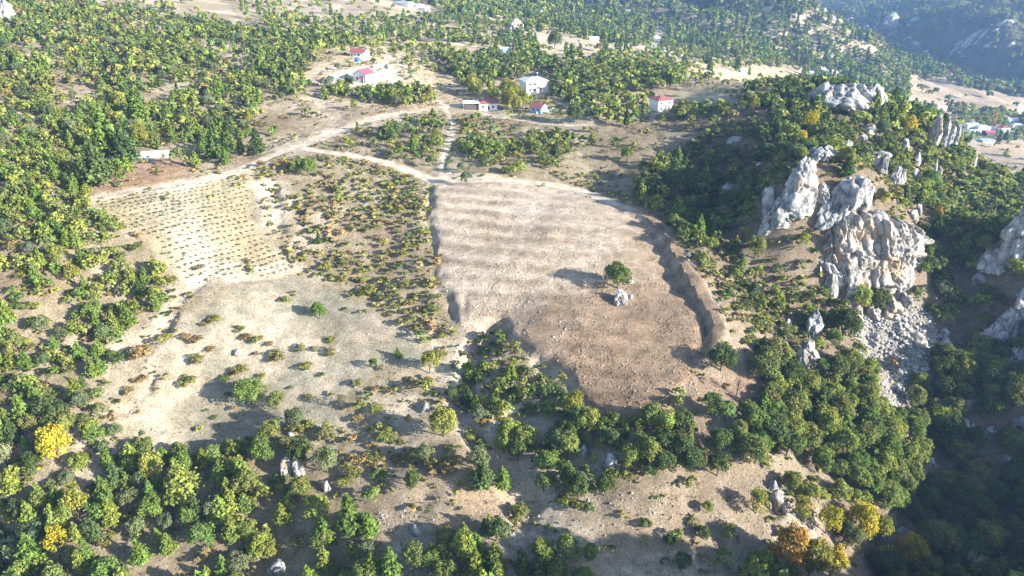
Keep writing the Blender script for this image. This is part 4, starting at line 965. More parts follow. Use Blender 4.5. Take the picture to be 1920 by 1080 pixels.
# zones of the photo: outline, chance of a tree and of a bush per cell, mix oak/pine/juniper/autumn, tree size range, place phrase
Zn = []
def zone(poly, t, b, mix, sz, phrase, thr=0.0, bt=(.34,.26,.12,.18,.10), tt=None): Zn.append((poly, t, b, mix, sz, phrase, thr, bt, tt))
RIGHT = (.3,.22,.36,.1,.02); DARKG = (.22,.08,.5,.18,.02)
zone([(590,150),(640,126),(700,118),(735,118),(760,150),(735,168),(650,160)], .02,.03,(1,0,0,0),(2.5,4),'on the house terrace')
zone([(870,160),(905,170),(960,166),(1000,178),(1005,200),(940,206),(935,185),(880,186)], .75,.3,(.5,0,0,.5),(4,6.5),'in the garden between the houses')
zone([(965,150),(1000,145),(1030,150),(1030,172),(990,172)],0,0,(1,0,0,0),(3,4),'by the white house')
zone([(1218,178),(1262,178),(1262,208),(1218,208)],0,.05,(1,0,0,0),(3,4),'by the white house')
zone([(888,176),(940,176),(940,208),(870,208)],0,0,(1,0,0,0),(3,4),'by the sheds')
zone(VINE_PX, .0,.012,(.5,.5,0,0),(2,3),'in the chalky planted plot')
zone(FIELD_PX, 0,0,(1,0,0,0),(3,4),'in the cleared field')
zone([(205,355),(290,300),(370,305),(460,295),(470,315),(370,345),(250,365)], .01,.16,(.3,.7,0,0),(4,6),'on the red earth beside the track')
zone([(250,330),(330,300),(420,270),(480,270),(480,300),(380,330),(300,340)], .12,.25,(.2,.8,0,0),(4,7),'beside the upper track')
zone(MEADOW_PX, .0,.012,(.6,.4,0,0),(2.5,4),'on the dry meadow')
zone([(640,765),(700,700),(830,680),(860,760),(780,800),(760,830),(700,860),(640,840)], .10,.42,(.6,.1,.3,0),(3,5.5),'on the slope right of the meadow',0,(.2,.2,.34,.14,.12))
zone([(340,600),(420,560),(420,545),(350,545),(310,610),(290,660),(320,690),(225,770),(240,810),(180,790),(190,700),(270,640)], .08,.42,(.6,.2,.2,0),(3,5),'along the rill left of the meadow',0,(.22,.24,.34,.1,.1))
zone([(480,310),(560,290),(700,305),(790,345),(800,420),(825,520),(850,600),(840,655),(735,590),(640,540),(560,500),(510,430),(480,380)], .02,.66,(.45,.35,.2,0),(2.0,3.4),'in the scrub strip left of the cleared field',0,(.36,.26,.16,.14,.08))
zone([(700,220),(770,205),(835,225),(835,275),(800,315),(740,290),(708,275)], .6,.4,(.8,.08,.08,.04),(3.4,5.2),'in the grove above the dirt track',0,(.3,.2,.1,.3,.1),(.35,.25,.25,.13,.02))
zone([(825,230),(870,240),(860,300),(870,335),(815,330)], .02,.08,(1,0,0,0),(3,4),'beside the washed out path')
zone([(845,225),(900,222),(1000,240),(1140,240),(1140,262),(1060,300),(1010,320),(960,330),(900,300),(850,290)], .36,.5,(.84,.06,.1,0),(3.0,5.0),'in the thicket above the cleared field',0,(.34,.26,.1,.24,.06))
zone([(1010,330),(1060,300),(1140,265),(1200,270),(1150,345),(1120,365),(1050,345)], .06,.22,(1,0,0,0),(3,4.5),'on the bank above the cleared field')
zone([(860,300),(960,330),(1000,335),(900,335)], .06,.3,(1,0,0,0),(3,4.5),'on the bank above the cleared field')
zone([(480,170),(700,190),(780,205),(700,222),(600,258),(540,278),(480,300),(470,240)], .09,.42,(.6,.2,.2,0),(3.5,5),'on the open slope above the track',0,(.36,.2,.2,.12,.12))
zone([(600,270),(720,230),(705,275),(740,300),(650,288)], .05,.35,(1,0,0,0),(3,4.5),'between the two branches of the track')
zone([(590,158),(780,165),(830,195),(780,205),(690,195),(600,180)], .62,.4,(.75,.1,.1,.05),(3.8,5.5),'on the bank below the house terrace',0,(.3,.3,.1,.25,.05))
zone([(480,165),(600,158),(600,180),(500,185)], .6,.4,(.7,.2,.1,0),(4,6),'on the bank left of the terrace')
zone([(225,640),(265,600),(330,560),(300,480),(240,430),(165,365),(205,330),(260,310),(300,280),(250,190),(170,200),(120,240),(0,260),(0,760),(110,760),(200,790),(230,740)], .84,.65,(.54,.375,.08,.012),(2.9,4.9),'in the forest left of the planted plot',0,(.34,.3,.12,.2,.04))
zone([(120,240),(170,200),(250,190),(300,280),(480,250),(480,190),(330,170),(300,200),(240,170)], .8,.5,(.52,.415,.06,.012),(2.8,5.0),'in the woods above the low white hut')
zone([(70,60),(130,40),(125,110),(170,160),(190,180),(110,175),(60,110),(0,70)], .18,.35,(.7,.2,.1,0),(3.5,5),'in the clearing at the upper left',0)
zone([(285,165),(340,155),(400,140),(440,145),(330,180),(300,190)], .05,.15,(1,0,0,0),(3,5),'in the forest clearing at upper left')
zone([(375,70),(480,80),(470,125),(390,110)], .25,.4,(.7,.2,.1,0),(3.5,5),'on the bare patch in the upper woods')
zone([(0,0),(250,0),(480,60),(600,90),(580,150),(480,190),(330,170),(240,170),(120,240),(0,260)], .58,.6,(.68,.23,.08,.012),(3.0,5.0),'in the upper left woods',.0,(.4,.3,.1,.16,.04),(.38,.3,.14,.08,.1))
zone([(250,0),(420,0),(480,30),(520,60),(480,60),(330,20)], .06,.2,(.8,.2,0,0),(3.5,5),'on the tan crest at the top',0)
zone([(620,0),(740,0),(740,30),(640,30)], .05,.15,(1,0,0,0),(3.5,5),'on the tan crest at the top')
zone([(420,0),(620,0),(640,30),(560,45),(480,30)], .3,.3,(.8,.2,0,0),(4,5.5),'near the tan crest at the top')
zone([(730,8),(830,8),(830,28),(740,28)], .02,.05,(1,0,0,0),(3,4),'by the farm sheds')
zone([(480,60),(560,45),(640,28),(760,25),(850,30),(990,40),(1000,80),(960,95),(820,72),(700,72),(640,85),(560,110)], .7,.4,(.8,.15,.05,0),(3.8,5.8),'in the woods behind the highest house',0,(.34,.3,.08,.26,.02),(.3,.2,.36,.12,.02))
zone([(600,90),(700,75),(850,78),(960,95),(900,105),(780,100),(730,120),(640,115)], .10,.18,(1,0,0,0),(4,5.5),'around the highest house')
zone([(770,95),(900,100),(1010,105),(1050,120),(960,145),(900,165),(860,150),(830,115)], .62,.3,(.9,.05,.05,0),(4.5,6),'in the grove between the two white houses',0,(.34,.3,.08,.26,.02),(.3,.2,.36,.12,.02))
zone([(990,62),(1030,55),(1120,78),(1125,105),(1020,105)], .05,.08,(1,0,0,0),(4,5.5),'on the far tan field')
zone([(1050,130),(1130,120),(1280,135),(1285,160),(1240,172),(1120,182),(1040,172)], .82,.3,(.9,.05,.05,0),(4.5,6.2),'in the grove right of the big white house',0,(.34,.3,.08,.26,.02),(.34,.2,.34,.1,.02))
zone([(1060,185),(1120,182),(1220,185),(1220,215),(1420,200),(1440,215),(1300,235),(1150,232),(1090,215)], .6,.45,(.85,.05,.05,.05),(3.8,5.4),'around the house with the two storeys by the grove')
zone([(780,160),(870,150),(870,180),(900,215),(1090,212),(1040,185),(1030,160),(1060,110),(1130,110),(1300,135),(1500,125),(1500,150),(1420,170),(1300,190),(1270,200),(1240,175),(1100,185),(1090,236),(900,222),(830,200)], .05,.14,(.9,.05,.05,0),(3.4,4.8),'on the straw coloured terrace')
zone([(1380,180),(1500,150),(1540,200),(1560,240),(1460,240),(1420,215)], .7,.4,(.85,.1,.05,0),(4,6),'on the wooded shoulder left of the crag',0,(.3,.2,.06,.4,.04),(.3,.14,.44,.1,.02))
# right hand side
zone([(1150,345),(1240,240),(1300,235),(1330,250),(1250,300),(1190,330),(1200,380)], .05,.08,(1,0,0,0),(3,4.5),'in the shaded hollow behind the track')
zone([(1240,240),(1420,215),(1480,240),(1500,330),(1440,400),(1420,480),(1340,470),(1270,470),(1210,390),(1190,330)], .6,.9,(.88,.06,.06,0),(3.4,5.6),'on the shaded west slope of the ridge',0,(.3,.1,.1,.44,.06),(.26,.12,.5,.1,.02))
zone([(1270,470),(1340,470),(1420,480),(1545,500),(1600,580),(1510,690),(1380,640),(1345,600),(1300,540)], .34,.98,(.85,.05,.1,0),(2.6,4.6),'on the scrubby slope right of the track',0,(.4,.26,.06,.24,.04),(.36,.26,.24,.12,.02))
zone([(1430,230),(1540,240),(1700,225),(1740,330),(1720,420),(1640,400),(1540,300),(1480,330)], .78,.75,(.78,.12,.06,.04),(3.6,5.6),'among the rocks on top of the ridge',0,(.36,.26,.06,.28,.04),(.3,.2,.34,.14,.02))
zone([(1440,400),(1640,415),(1730,420),(1720,460),(1600,470),(1540,560),(1510,480),(1430,460)], .5,.75,(.7,.2,.1,0),(3,5),'around the top of the cliff',0,(.3,.3,.1,.26,.04))
zone([(1540,440),(1730,440),(1700,560),(1560,570)], .02,.10,(1,0,0,0),(2.6,4),'on the cliff',0)
zone(SCREE_PX, .012,.02,(1,0,0,0),(3,4.5),'on the scree')
zone([(1650,170),(1700,215),(1760,260),(1830,300),(1925,350),(1925,420),(1800,430),(1730,420),(1745,330),(1700,230)], .97,.5,(.9,.06,.02,.02),(3.8,5.2),'in the forest on the east slope of the ridge',0,(.3,.36,.06,.26,.02),(.38,.28,.16,.16,.02))
zone([(1700,420),(1800,430),(1925,420),(1925,600),(1840,640),(1780,640),(1740,590),(1690,545)], .72,.4,(.88,.1,.02,0),(4.2,6.2),'in the ravine between the cliff and the outcrops',0,(.3,.3,.06,.3,.04),(.3,.2,.34,.14,.02))
zone([(1300,690),(1400,680),(1440,730),(1420,765),(1340,770),(1330,735)], .03,.12,(1,0,0,0),(3,5),'on the brown clearing at the field corner')
zone([(1380,640),(1510,690),(1600,660),(1650,700),(1640,760),(1700,800),(1740,860),(1700,960),(1650,990),(1560,930),(1500,880),(1440,860),(1340,880),(1300,830),(1330,790),(1430,760),(1440,730)], .96,.4,(.93,.05,.02,0),(4.6,6.6),'in the dense forest below the ridge',0,(.3,.3,.06,.3,.04),(.32,.26,.24,.17,.01))
zone([(1640,760),(1700,790),(1770,640),(1925,640),(1925,1085),(1650,1085),(1660,990),(1720,940),(1745,860)], .86,.3,(.95,.03,.02,0),(4.8,6.8),'in the deep ravine',0,(.3,.2,.06,.4,.04),(.3,.12,.45,.12,.01))
zone([(1430,870),(1500,880),(1560,930),(1640,990),(1600,1010),(1520,960),(1460,980)], .3,.4,(.9,.05,.05,0),(3.6,5.4),'on the eroded bank above the ravine')
zone([(1420,990),(1500,950),(1620,960),(1740,960),(1760,1085),(1400,1085)], .5,.4,(.8,.05,.05,.1),(4.5,7),'around the autumn trees of the ravine mouth')
zone([(1090,940),(1200,890),(1340,880),(1450,870),(1470,960),(1400,1040),(1330,1085),(1100,1085),(1075,1000)], .035,.16,(1,0,0,0),(3,4.5),'on the bare lower slope')
zone([(870,640),(935,630),(1000,670),(1060,730),(1085,760),(1040,800),(960,810),(880,790),(858,720)], .62,.98,(.85,.1,.05,0),(2.6,4.4),'in the gully thicket below the cleared field',0,(.3,.24,.1,.32,.04),(.3,.24,.34,.11,.01))
zone([(880,790),(1040,800),(1085,755),(1120,785),(1195,800),(1255,775),(1300,830),(1345,880),(1200,900),(1110,940),(1080,1000),(1040,960),(1000,880),(960,850)], .95,.75,(.84,.1,.04,.02),(3.8,5.8),'in the thicket under the lower edge of the field',0,(.3,.26,.08,.32,.04),(.3,.22,.34,.13,.01))
zone([(960,940),(1080,1000),(1100,1085),(940,1085)], .35,.35,(.8,.1,.1,0),(3.6,5.4),'by the gully mouth')
zone([(370,850),(480,820),(545,795),(640,800),(700,860),(760,830),(860,780),(960,850),(960,930),(860,900),(800,930),(760,980),(700,900),(640,890),(480,900)], .16,.5,(.7,.2,.1,0),(3.6,5),'on the open slope below the meadow',0,(.26,.24,.3,.12,.08))
zone([(700,900),(760,940),(830,930),(860,1000),(790,1010),(720,1000)], .2,.3,(.6,.3,.1,0),(3.6,5),'around the pale rubble')
zone([(190,800),(240,850),(370,850),(480,900),(640,890),(720,960),(860,1000),(1000,960),(960,1085),(0,1085),(0,790),(100,770)], .86,.5,(.50,.38,.1,.02),(3.2,5.6),'in the woods at the bottom of the slope',0,(.34,.3,.12,.2,.04),(.32,.32,.12,.2,.04))
zone([(0,745),(110,750),(200,790),(100,775),(0,795)], .03,.1,(1,0,0,0),(3,4),'on the bare spur at the left edge')
# far country
zone([(1700,140),(1925,185),(1925,215),(1700,200)], .035,.0,(1,0,0,0),(5,7),'in the valley fields')
zone([(1760,200),(1925,215),(1925,262),(1790,240)], .5,.0,(.8,.1,0,.1),(5,7),'around the valley village')
zone([(1820,262),(1925,262),(1925,335),(1830,295)], .06,.0,(.9,.1,0,0),(5,7),'in the valley fields')
zone([(985,0),(1160,0),(1170,40),(1120,70),(1000,55)], .66,.0,(.7,.3,0,0),(5,7),'on the distant hillside')
zone([(1130,75),(1240,85),(1480,135),(1500,125),(1300,130),(1130,108)], .28,.1,(.8,.2,0,0),(4.5,6),'on the distant terraces')
zone([(985,0),(1500,0),(1925,170),(1700,140),(1480,135),(1240,85),(1120,70)], .66,.0,(.7,.3,0,0),(4.2,6.4),'on the distant hillside',.0)
NFALL = ((0,0),.07,.34,(.7,.15,.15,0),(2.6,4.2),'on the open slopes',0,(.34,.26,.12,.18,.10),None)
FALL = ((0,0),.74,.0,(.7,.3,0,0),(5,7.5),'on the far mountains',0,(.3,.3,.1,.2,.1),None)

def place(ph, px, py):
    """a narrower place phrase inside the large woods"""
    if ph == 'in the woods at the bottom of the slope': return 'in the bottom left corner woods' if px < 200 else 'in the bottom woods below the bare spur' if px < 420 else 'in the woods under the split slabs' if px < 640 else 'in the woods around the pale rubble' if px < 800 else 'in the woods beside the gully mouth'
    if ph == 'in the forest left of the planted plot': return 'in the forest by the red earth' if py < 370 else ('at the left edge beside the planted plot' if px < 110 else 'in the forest bordering the planted plot') if py < 540 else 'in the forest left of the meadow'
    if ph == 'in the dense forest below the ridge': return 'below the rock pillars' if py < 760 and px < 1580 else 'along the scree edge' if py < 780 else 'in the forest below the brown clearing' if px < 1520 else 'above the autumn trees'
    if ph == 'in the upper left woods': return 'at the upper left edge' if px < 130 else 'in the upper left woods' if px < 300 else 'in the woods left of the terrace'
    if ph == 'in the deep ravine': return 'in the ravine beside the scree' if py < 800 else 'in the dark ravine' if py < 930 else 'at the dark ravine bottom'
    if ph == 'in the forest on the east slope of the ridge': return 'right of the rock fins' if px > 1790 else 'around the rock fins' if py < 320 else 'on the east slope above the ravine'
    return ph
def candidates(x0, x1, y0, y1, s, seed):
    r = np.random.default_rng(seed); nx, ny = int((x1-x0)/s), int((y1-y0)/s)
    i, j = np.meshgrid(np.arange(nx), np.arange(ny)); i = i.ravel(); j = j.ravel()
    x = x0+(i+.5+r.uniform(-.48, .48, len(i)))*s+(j % 2)*s*.5; y = y0+(j+.5+r.uniform(-.48, .48, len(j)))*s
    return x, y
rk = np.array(ROCKS); hs = np.array(HOUSES)
plants = []   # [kind, tone, x, y, z, width, px, py, depth, phrase, own label]
def clear_of(x, y, pad):
    ok = np.ones(len(x), bool)
    for a in range(0, len(x), 4000):
        X = x[a:a+4000, None]; Y = y[a:a+4000, None]
        ok[a:a+4000] &= (np.hypot(X-rk[:, 0], Y-rk[:, 1]) > rk[:, 2]*.5+pad*.25).all(1)
        ok[a:a+4000] &= (np.hypot(X-hs[:, 0], Y-hs[:, 1]) > hs[:, 2]+pad*.3).all(1)
    for h, w in ROADS[:8]:
        d, _, _ = dist_polyline(x, y, h[::2]); ok &= d > w*.5+.35+pad*.22
    return ok
def scatter(x, y, mode, seed, vis_only, lift, keep):
    r = np.random.default_rng(seed)
    z = height(x, y); px, py, dep = project(x, y, z+1.0)
    inf = (px > -280) & (px < 2260) & (py > -40) & (py < 1240) & keep(x, y)
    x, y, z, px, py, dep = x[inf], y[inf], z[inf], px[inf], py[inf], dep[inf]
    if vis_only:
        v = visible(x, y, z, lift); x, y, z, px, py, dep = x[v], y[v], z[v], px[v], py[v], dep[v]
    qx = px+fbm(x, y, 13, 2, 611)*26*np.minimum(1, 220/dep); qy = py+fbm(x, y, 13, 2, 617)*18*np.minimum(1, 220/dep)
    qx = np.clip(qx, 1, 1919); qy = np.clip(qy, 1, 1079)
    zi = np.full(len(x), -1)
    for k in range(len(Zn)-1, -1, -1): zi[inpoly(qx, qy, Zn[k][0])] = k
    zi[(y > 1150)] = -1
    cl = fbm(x, y, 17, 3, 601); rnd = r.random(len(x))
    ok = clear_of(x, y, 3.0 if mode == 't' else 1.4)
    hp_ = np.where(mode == 't', 6.4, 1.4)*FPX/dep; wp_ = np.where(mode == 't', 1.9, .8)*FPX/dep; bx_, by_, _ = project(x, y, z)
    for x0, y0, x1, y1, dd in SIGHT: ok &= ~((dep < dd+1) & (dep > dd*.6) & (bx_+wp_ > x0) & (bx_-wp_ < x1) & (by_ > y0) & (by_-hp_ < y1))
    tonen = fbm(x, y, 24, 2, 641)
    for i in np.where(ok)[0]:
        zz = Zn[zi[i]] if zi[i] >= 0 else (FALL if y[i] > 480 or x[i] > 150 or x[i] < -200 else NFALL)
        dens = zz[1] if mode == 't' else zz[2]
        # clumping is strongest where the cover is thin
        p = dens*(1+2.6*(1-dens)*cl[i]*1.6) if dens < .7 else dens*min(1.1, max(.55, 1.12+1.4*cl[i]))
        if y[i] > 480 and mode == 't': p = dens*np.clip(1+2.8*cl[i], .05, 1.45)
        if rnd[i] > p: continue
        if mode == 't':
            m = zz[3]; kind = ('oak_tree', 'pine_tree', 'juniper_tree', 'autumn_tree')[r.choice(4, p=np.array(m)/sum(m))]
            w = r.uniform(*zz[4])*(1.0 if y[i] < 700 else 1.15)
            if r.random() < .25: w *= .75
            if kind == 'oak_tree' and zz[8]: tn = r.choice(5, p=np.array(zz[8])/sum(zz[8]))
            elif kind == 'oak_tree': tn = r.choice(5, p=[.30,.36,.08,.20,.06])
            elif kind == 'autumn_tree': tn = r.choice(3, p=[.06,.10,.84]) if px[i] > 1420 else 2
            elif kind == 'pine_tree': tn = r.choice(3, p=[.42,.18,.40] if px[i] < 960 else [.3,.58,.12])
            else: tn = int(r.integers(len(TONES[kind])))
            if kind == 'pine_tree': w *= .82
        else:
            kind = 'shrub'; w = r.uniform(1.0, 2.8) if dens < .5 else r.uniform(1.4, 3.8); tn = r.choice(5, p=np.array(zz[7])/sum(zz[7]))
        plants.append([kind, int(tn), x[i], y[i], z[i], w, px[i], py[i], dep[i], place(zz[5], px[i], py[i]), None])
near_keep = lambda x, y: y < 480
scatter(*candidates(-330, 330, 60, 482, 3.35, 21), 't', 31, False, 2, near_keep)
scatter(*candidates(-330, 330, 60, 482, 2.3, 22), 's', 32, False, 1, near_keep)
scatter(*candidates(-700, 900, 482, 1150, 6.0, 23), 't', 33, True, 7, lambda x, y: y >= 480)
scatter(*candidates(-200, 1600, 1150, 2600, 11.5, 24), 't', 34, True, 9, lambda x, y: y >= 1150)
for p in plants:
    if p[8] > 800: p[5] *= 1.25
nvis = visible(np.array([p[2] for p in plants]), np.array([p[3] for p in plants]), np.array([p[4] for p in plants]), 2.5)
# plants read off the photo one by one: pixel of the foot, width in pixels
HAND = [
 (600,597,28,'oak_tree',3,'small round bright green tree standing alone on the dry meadow'),(472,756,50,'oak_tree',3,'big round green tree at the left of the dry meadow, the largest there'),(519,766,30,'oak_tree',0,'olive round tree just right of the big meadow tree'),
 (1157,540,46,'oak_tree',3,'lone round green tree in the middle of the cleared field'),(875,346,21,'juniper_tree',1,'little dark cone shaped tree at the track on top of the cleared field'),(1175,304,25,'oak_tree',3,'round green tree at the edge of the ridge shadow'),
 (1351,694,50,'oak_tree',2,'large round tree standing at the lower end of the track'),(1331,778,46,'oak_tree',2,'round green tree at the lower right corner of the field'),(1358,790,36,'oak_tree',3,'smaller green tree touching the one at the field corner'),
 (832,818,52,'oak_tree',1,'tall yellow green tree at the edge of the gully'),(775,914,34,'oak_tree',2,'dense dark green ball shaped tree casting a long shadow below the meadow'),
 (495,866,46,'oak_tree',3,'leftmost of three round green trees above the split rock slabs'),(566,872,46,'oak_tree',2,'round green tree directly above the split rock slabs'),(614,886,46,'juniper_tree',0,'grey green round tree right of the split rock slabs'),
 (660,1000,52,'pine_tree',0,'tall bright green pine left of the pale rubble'),(693,1006,36,'pine_tree',0,'bright pine close behind the tall pine by the rubble'),(735,1086,52,'pine_tree',0,'tall bright pine at the bottom edge below the rubble'),
 (247,948,38,'juniper_tree',0,'pale grey green pointed tree among the bottom left woods'),(345,938,52,'pine_tree',2,'broad feathery pine beside the pale bank at lower left'),(268,1056,32,'pine_tree',0,'narrow bright green pine in the bottom left woods'),
 (112,864,54,'autumn_tree',0,'bright yellow tree at the left below the bare spur'),(117,1034,38,'autumn_tree',0,'small bright yellow tree in the bottom left corner woods'),(155,884,36,'oak_tree',1,'yellow green round tree right of the bright yellow one'),(150,980,50,'autumn_tree',2,'golden green tall tree between the two bright yellow ones'),(35,1050,44,'juniper_tree',0,'big grey green tree in the bottom left corner'),
 (942,916,32,'pine_tree',0,'bright narrow pine above the orange eroded bank'),(905,916,38,'pine_tree',1,'darker pine left of the bright narrow pine'),(892,922,18,'juniper_tree',0,'small grey green cone tree beside the darker pine'),
 (1474,1064,64,'autumn_tree',1,'large orange tree at the mouth of the ravine'),(1516,1078,58,'autumn_tree',2,'golden tree touching the right side of the large orange one'),(1556,1082,50,'autumn_tree',0,'yellow tree right below the large orange one'),(1606,1012,56,'autumn_tree',0,'tall bright yellow tree highest of the autumn group'),(1548,1000,42,'autumn_tree',0,'yellow tree between the orange tree and the tallest yellow one'),(1640,1020,44,'autumn_tree',2,'golden green tree right of the tallest yellow tree'),(1700,1062,52,'autumn_tree',0,'yellow tree by the pale boulder in the ravine'),(1724,1046,30,'autumn_tree',1,'small orange tree touching the yellow one in the ravine'),(1842,1036,50,'autumn_tree',2,'yellowish tree lit by sun in the dark ravine'),
 (1417,962,36,'autumn_tree',2,'upright yellow green tree left of the rough pale rock knob'),(1325,962,22,'oak_tree',1,'small round yellow green tree alone on the bare lower slope'),(1106,1048,34,'oak_tree',3,'round green tree at the foot of the gully'),(1362,1008,30,'oak_tree',0,'round bush like tree on the edge of the lower shadow'),(1315,1008,28,'oak_tree',2,'dark low tree at the edge of the lower shadow'),
 (1344,892,44,'oak_tree',2,'big round dark green tree over the bare lower slope'),(1346,846,44,'oak_tree',2,'round dark green tree just above the big one over the lower slope'),(1243,846,46,'oak_tree',2,'round tree directly below the tip of the cleared field'),(1172,820,20,'pine_tree',1,'narrow dark pine at the very tip of the cleared field'),
 (1642,582,40,'oak_tree',2,'round dark tree at the foot of the cliff'),(1606,580,40,'oak_tree',1,'yellow green tree left of the dark one at the cliff foot'),(1578,640,60,'oak_tree',2,'large dark tree between rock pillar and scree'),(1560,648,30,'oak_tree',3,'fresh green tree in front of the large one by the rock pillar'),(1590,700,44,'oak_tree',0,'olive tree below the large dark one at the scree edge'),
 (205,300,58,'pine_tree',0,'broad bright pine in the forest corner by the red earth'),(242,310,48,'pine_tree',1,'dark spreading pine beside the low white hut'),(188,352,52,'pine_tree',1,'pine with bare lower trunk on the red earth'),(405,302,34,'pine_tree',1,'open crowned pine above the bend of the track'),(485,292,30,'pine_tree',1,'pine at the fork of the track'),(268,236,40,'pine_tree',0,'bright cone shaped pine above the low white hut'),(432,262,28,'pine_tree',1,'dark pine up the slope from the track bend'),
 (1076,232,28,'oak_tree',2,'dark round tree alone on the straw field'),(666,208,16,'autumn_tree',2,'yellow tree on the bank below the terrace'),(620,158,16,'juniper_tree',1,'dark pointed tree left of the terrace'),(1040,92,26,'oak_tree',2,'dense dark tree alone on the far tan field'),
 (1502,270,18,'autumn_tree',0,'bright yellow tree on the ridge beside the white cap'),(1518,282,18,'autumn_tree',2,'golden tree right of the bright yellow ridge tree'),(1500,300,24,'oak_tree',1,'yellow green tree below the bright yellow ridge tree'),(1755,412,18,'autumn_tree',1,'orange tree at the cliff end above the ravine'),(1470,300,30,'oak_tree',2,'dark tree on the ridge left of the white cap'),
 (1330,472,30,'oak_tree',1,'sunlit yellow green tree in the shade above the track cut'),(1415,484,36,'oak_tree',0,'sunlit olive tree right of the track in the shade'),(1100,836,20,'autumn_tree',2,'tree with an orange side in the thicket below the field'),(1124,842,18,'autumn_tree',1,'orange tree in the thicket below the field tip'),
 (930,196,18,'autumn_tree',2,'golden green tree right of the red hipped house'),(960,196,18,'autumn_tree',0,'yellow tree in the garden behind the blue cottage'),(985,200,16,'autumn_tree',0,'bright yellow tree touching the blue cottage'),
 (578,330,30,'oak_tree',3,'bright green clump in the scrub below the track'),(555,326,22,'oak_tree',3,'small green clump left of the bright green scrub clump'),
 (535,566,22,'shrub',1,'yellowish bush alone at the top of the meadow'),(807,357,11,'shrub',3,'bright green bush at the top left corner of the cleared field'),
 (311,640,30,'shrub',1,None),(348,634,22,'shrub',2,None),(368,642,22,'shrub',2,None),(396,658,16,'shrub',2,None),(370,682,32,'shrub',0,None),(352,722,34,'shrub',1,None),(265,672,40,'shrub',2,None),(265,717,26,'shrub',2,None),(240,740,24,'shrub',2,None),(402,604,24,'shrub',1,None),(386,610,18,'shrub',2,None),(450,620,18,'shrub',0,None),(462,636,20,'shrub',2,None),(483,642,25,'shrub',0,None),(506,648,15,'shrub',2,None),(516,670,22,'shrub',1,None),(480,666,14,'shrub',4,None),(450,700,28,'shrub',1,None),(438,704,16,'shrub',2,None),(490,710,18,'shrub',1,None),(423,714,22,'shrub',3,None),(428,742,14,'shrub',3,None),(267,814,11,'shrub',3,None),(402,785,12,'shrub',3,None),(387,771,10,'shrub',3,None),(488,814,15,'shrub',2,None),(260,774,10,'shrub',1,None),
 (521,674,30,'shrub',0,None),(564,657,22,'shrub',0,None),(590,657,15,'shrub',4,None),(620,665,24,'shrub',0,None),(574,690,22,'shrub',1,None),(603,705,14,'shrub',3,None),(579,746,14,'shrub',1,None),(544,729,11,'shrub',3,None),(701,690,18,'juniper_tree',1,'upright green tree at the right of the meadow'),(714,692,15,'shrub',4,None),(747,672,13,'pine_tree',0,'little young pine on the right part of the meadow'),(668,722,22,'shrub',0,None),(704,732,16,'shrub',2,None),(703,774,30,'shrub',1,None),(721,830,40,'shrub',1,None),(750,831,18,'shrub',1,None),(668,790,22,'shrub',2,None),(612,820,42,'shrub',0,None),(745,862,22,'shrub',2,None),(750,875,16,'shrub',2,None),(692,838,14,'shrub',2,None),(709,853,18,'shrub',1,None),(673,868,30,'shrub',2,None),(665,890,30,'shrub',1,None),
 (612,506,25,'shrub',1,None),(678,512,22,'shrub',1,None),(688,552,36,'shrub',1,None),(710,560,25,'shrub',0,None),(640,526,20,'shrub',1,None),(622,520,15,'shrub',1,None),(647,582,11,'shrub',3,None),(620,640,18,'shrub',1,None),(760,538,22,'shrub',1,None),(780,557,18,'shrub',0,None),(806,583,26,'shrub',3,None),(820,584,14,'shrub',1,None),(765,609,32,'shrub',0,None),(780,619,26,'shrub',0,None),(830,634,18,'shrub',1,None),(825,668,26,'shrub',1,None),(806,700,34,'autumn_tree',2,'yellowish tree on the slope right of the meadow'),(738,577,18,'shrub',1,None),(731,592,12,'shrub',0,None),(465,316,9,'shrub',3,'small dark bush on the pale bank of the track'),(280,356,10,'shrub',1,'bright yellow green bush at the edge of the track'),(410,326,14,'shrub',2,None),(375,505,18,'shrub',4,'brownish bush at the lower edge of the planted plot')]
hp, ht_ = hit([a[0] for a in HAND], [a[1] for a in HAND])
hand = []
for a, q, t in zip(HAND, hp, ht_):
    ph = next((z[5] for z in Zn if inpoly(a[0], a[1], z[0])), 'on the hillside')
    hand.append([a[3], a[4], q[0], q[1], q[2], a[2]*t/FPX, a[0], a[1], t, ph, a[5]])
hx_ = np.array([h[2] for h in hand]); hy_ = np.array([h[3] for h in hand]); hw_ = np.array([h[5] for h in hand])
keepi = []
for i, p in enumerate(plants):
    if p[8] < 500:
        d = np.hypot(hx_-p[2], hy_-p[3])
        if (d < hw_*.42+p[5]*.3).any(): continue
    keepi.append(i)
ind = {k: [] for k in TONES}; mass = []
for h in hand: ind[h[0]].append((9.0, h))
for i in keepi:
    p = plants[i]
    if nvis[i] and -20 < p[6] < 1940 and -10 < p[7] < 1100: ind[p[0]].append((p[5]/p[8], p))
    else: mass.append(p)
for k in ind:
    ind[k].sort(key=lambda a: -a[0]); mass += [a[1] for a in ind[k][300:]]; ind[k] = [a[1] for a in ind[k][:300]]
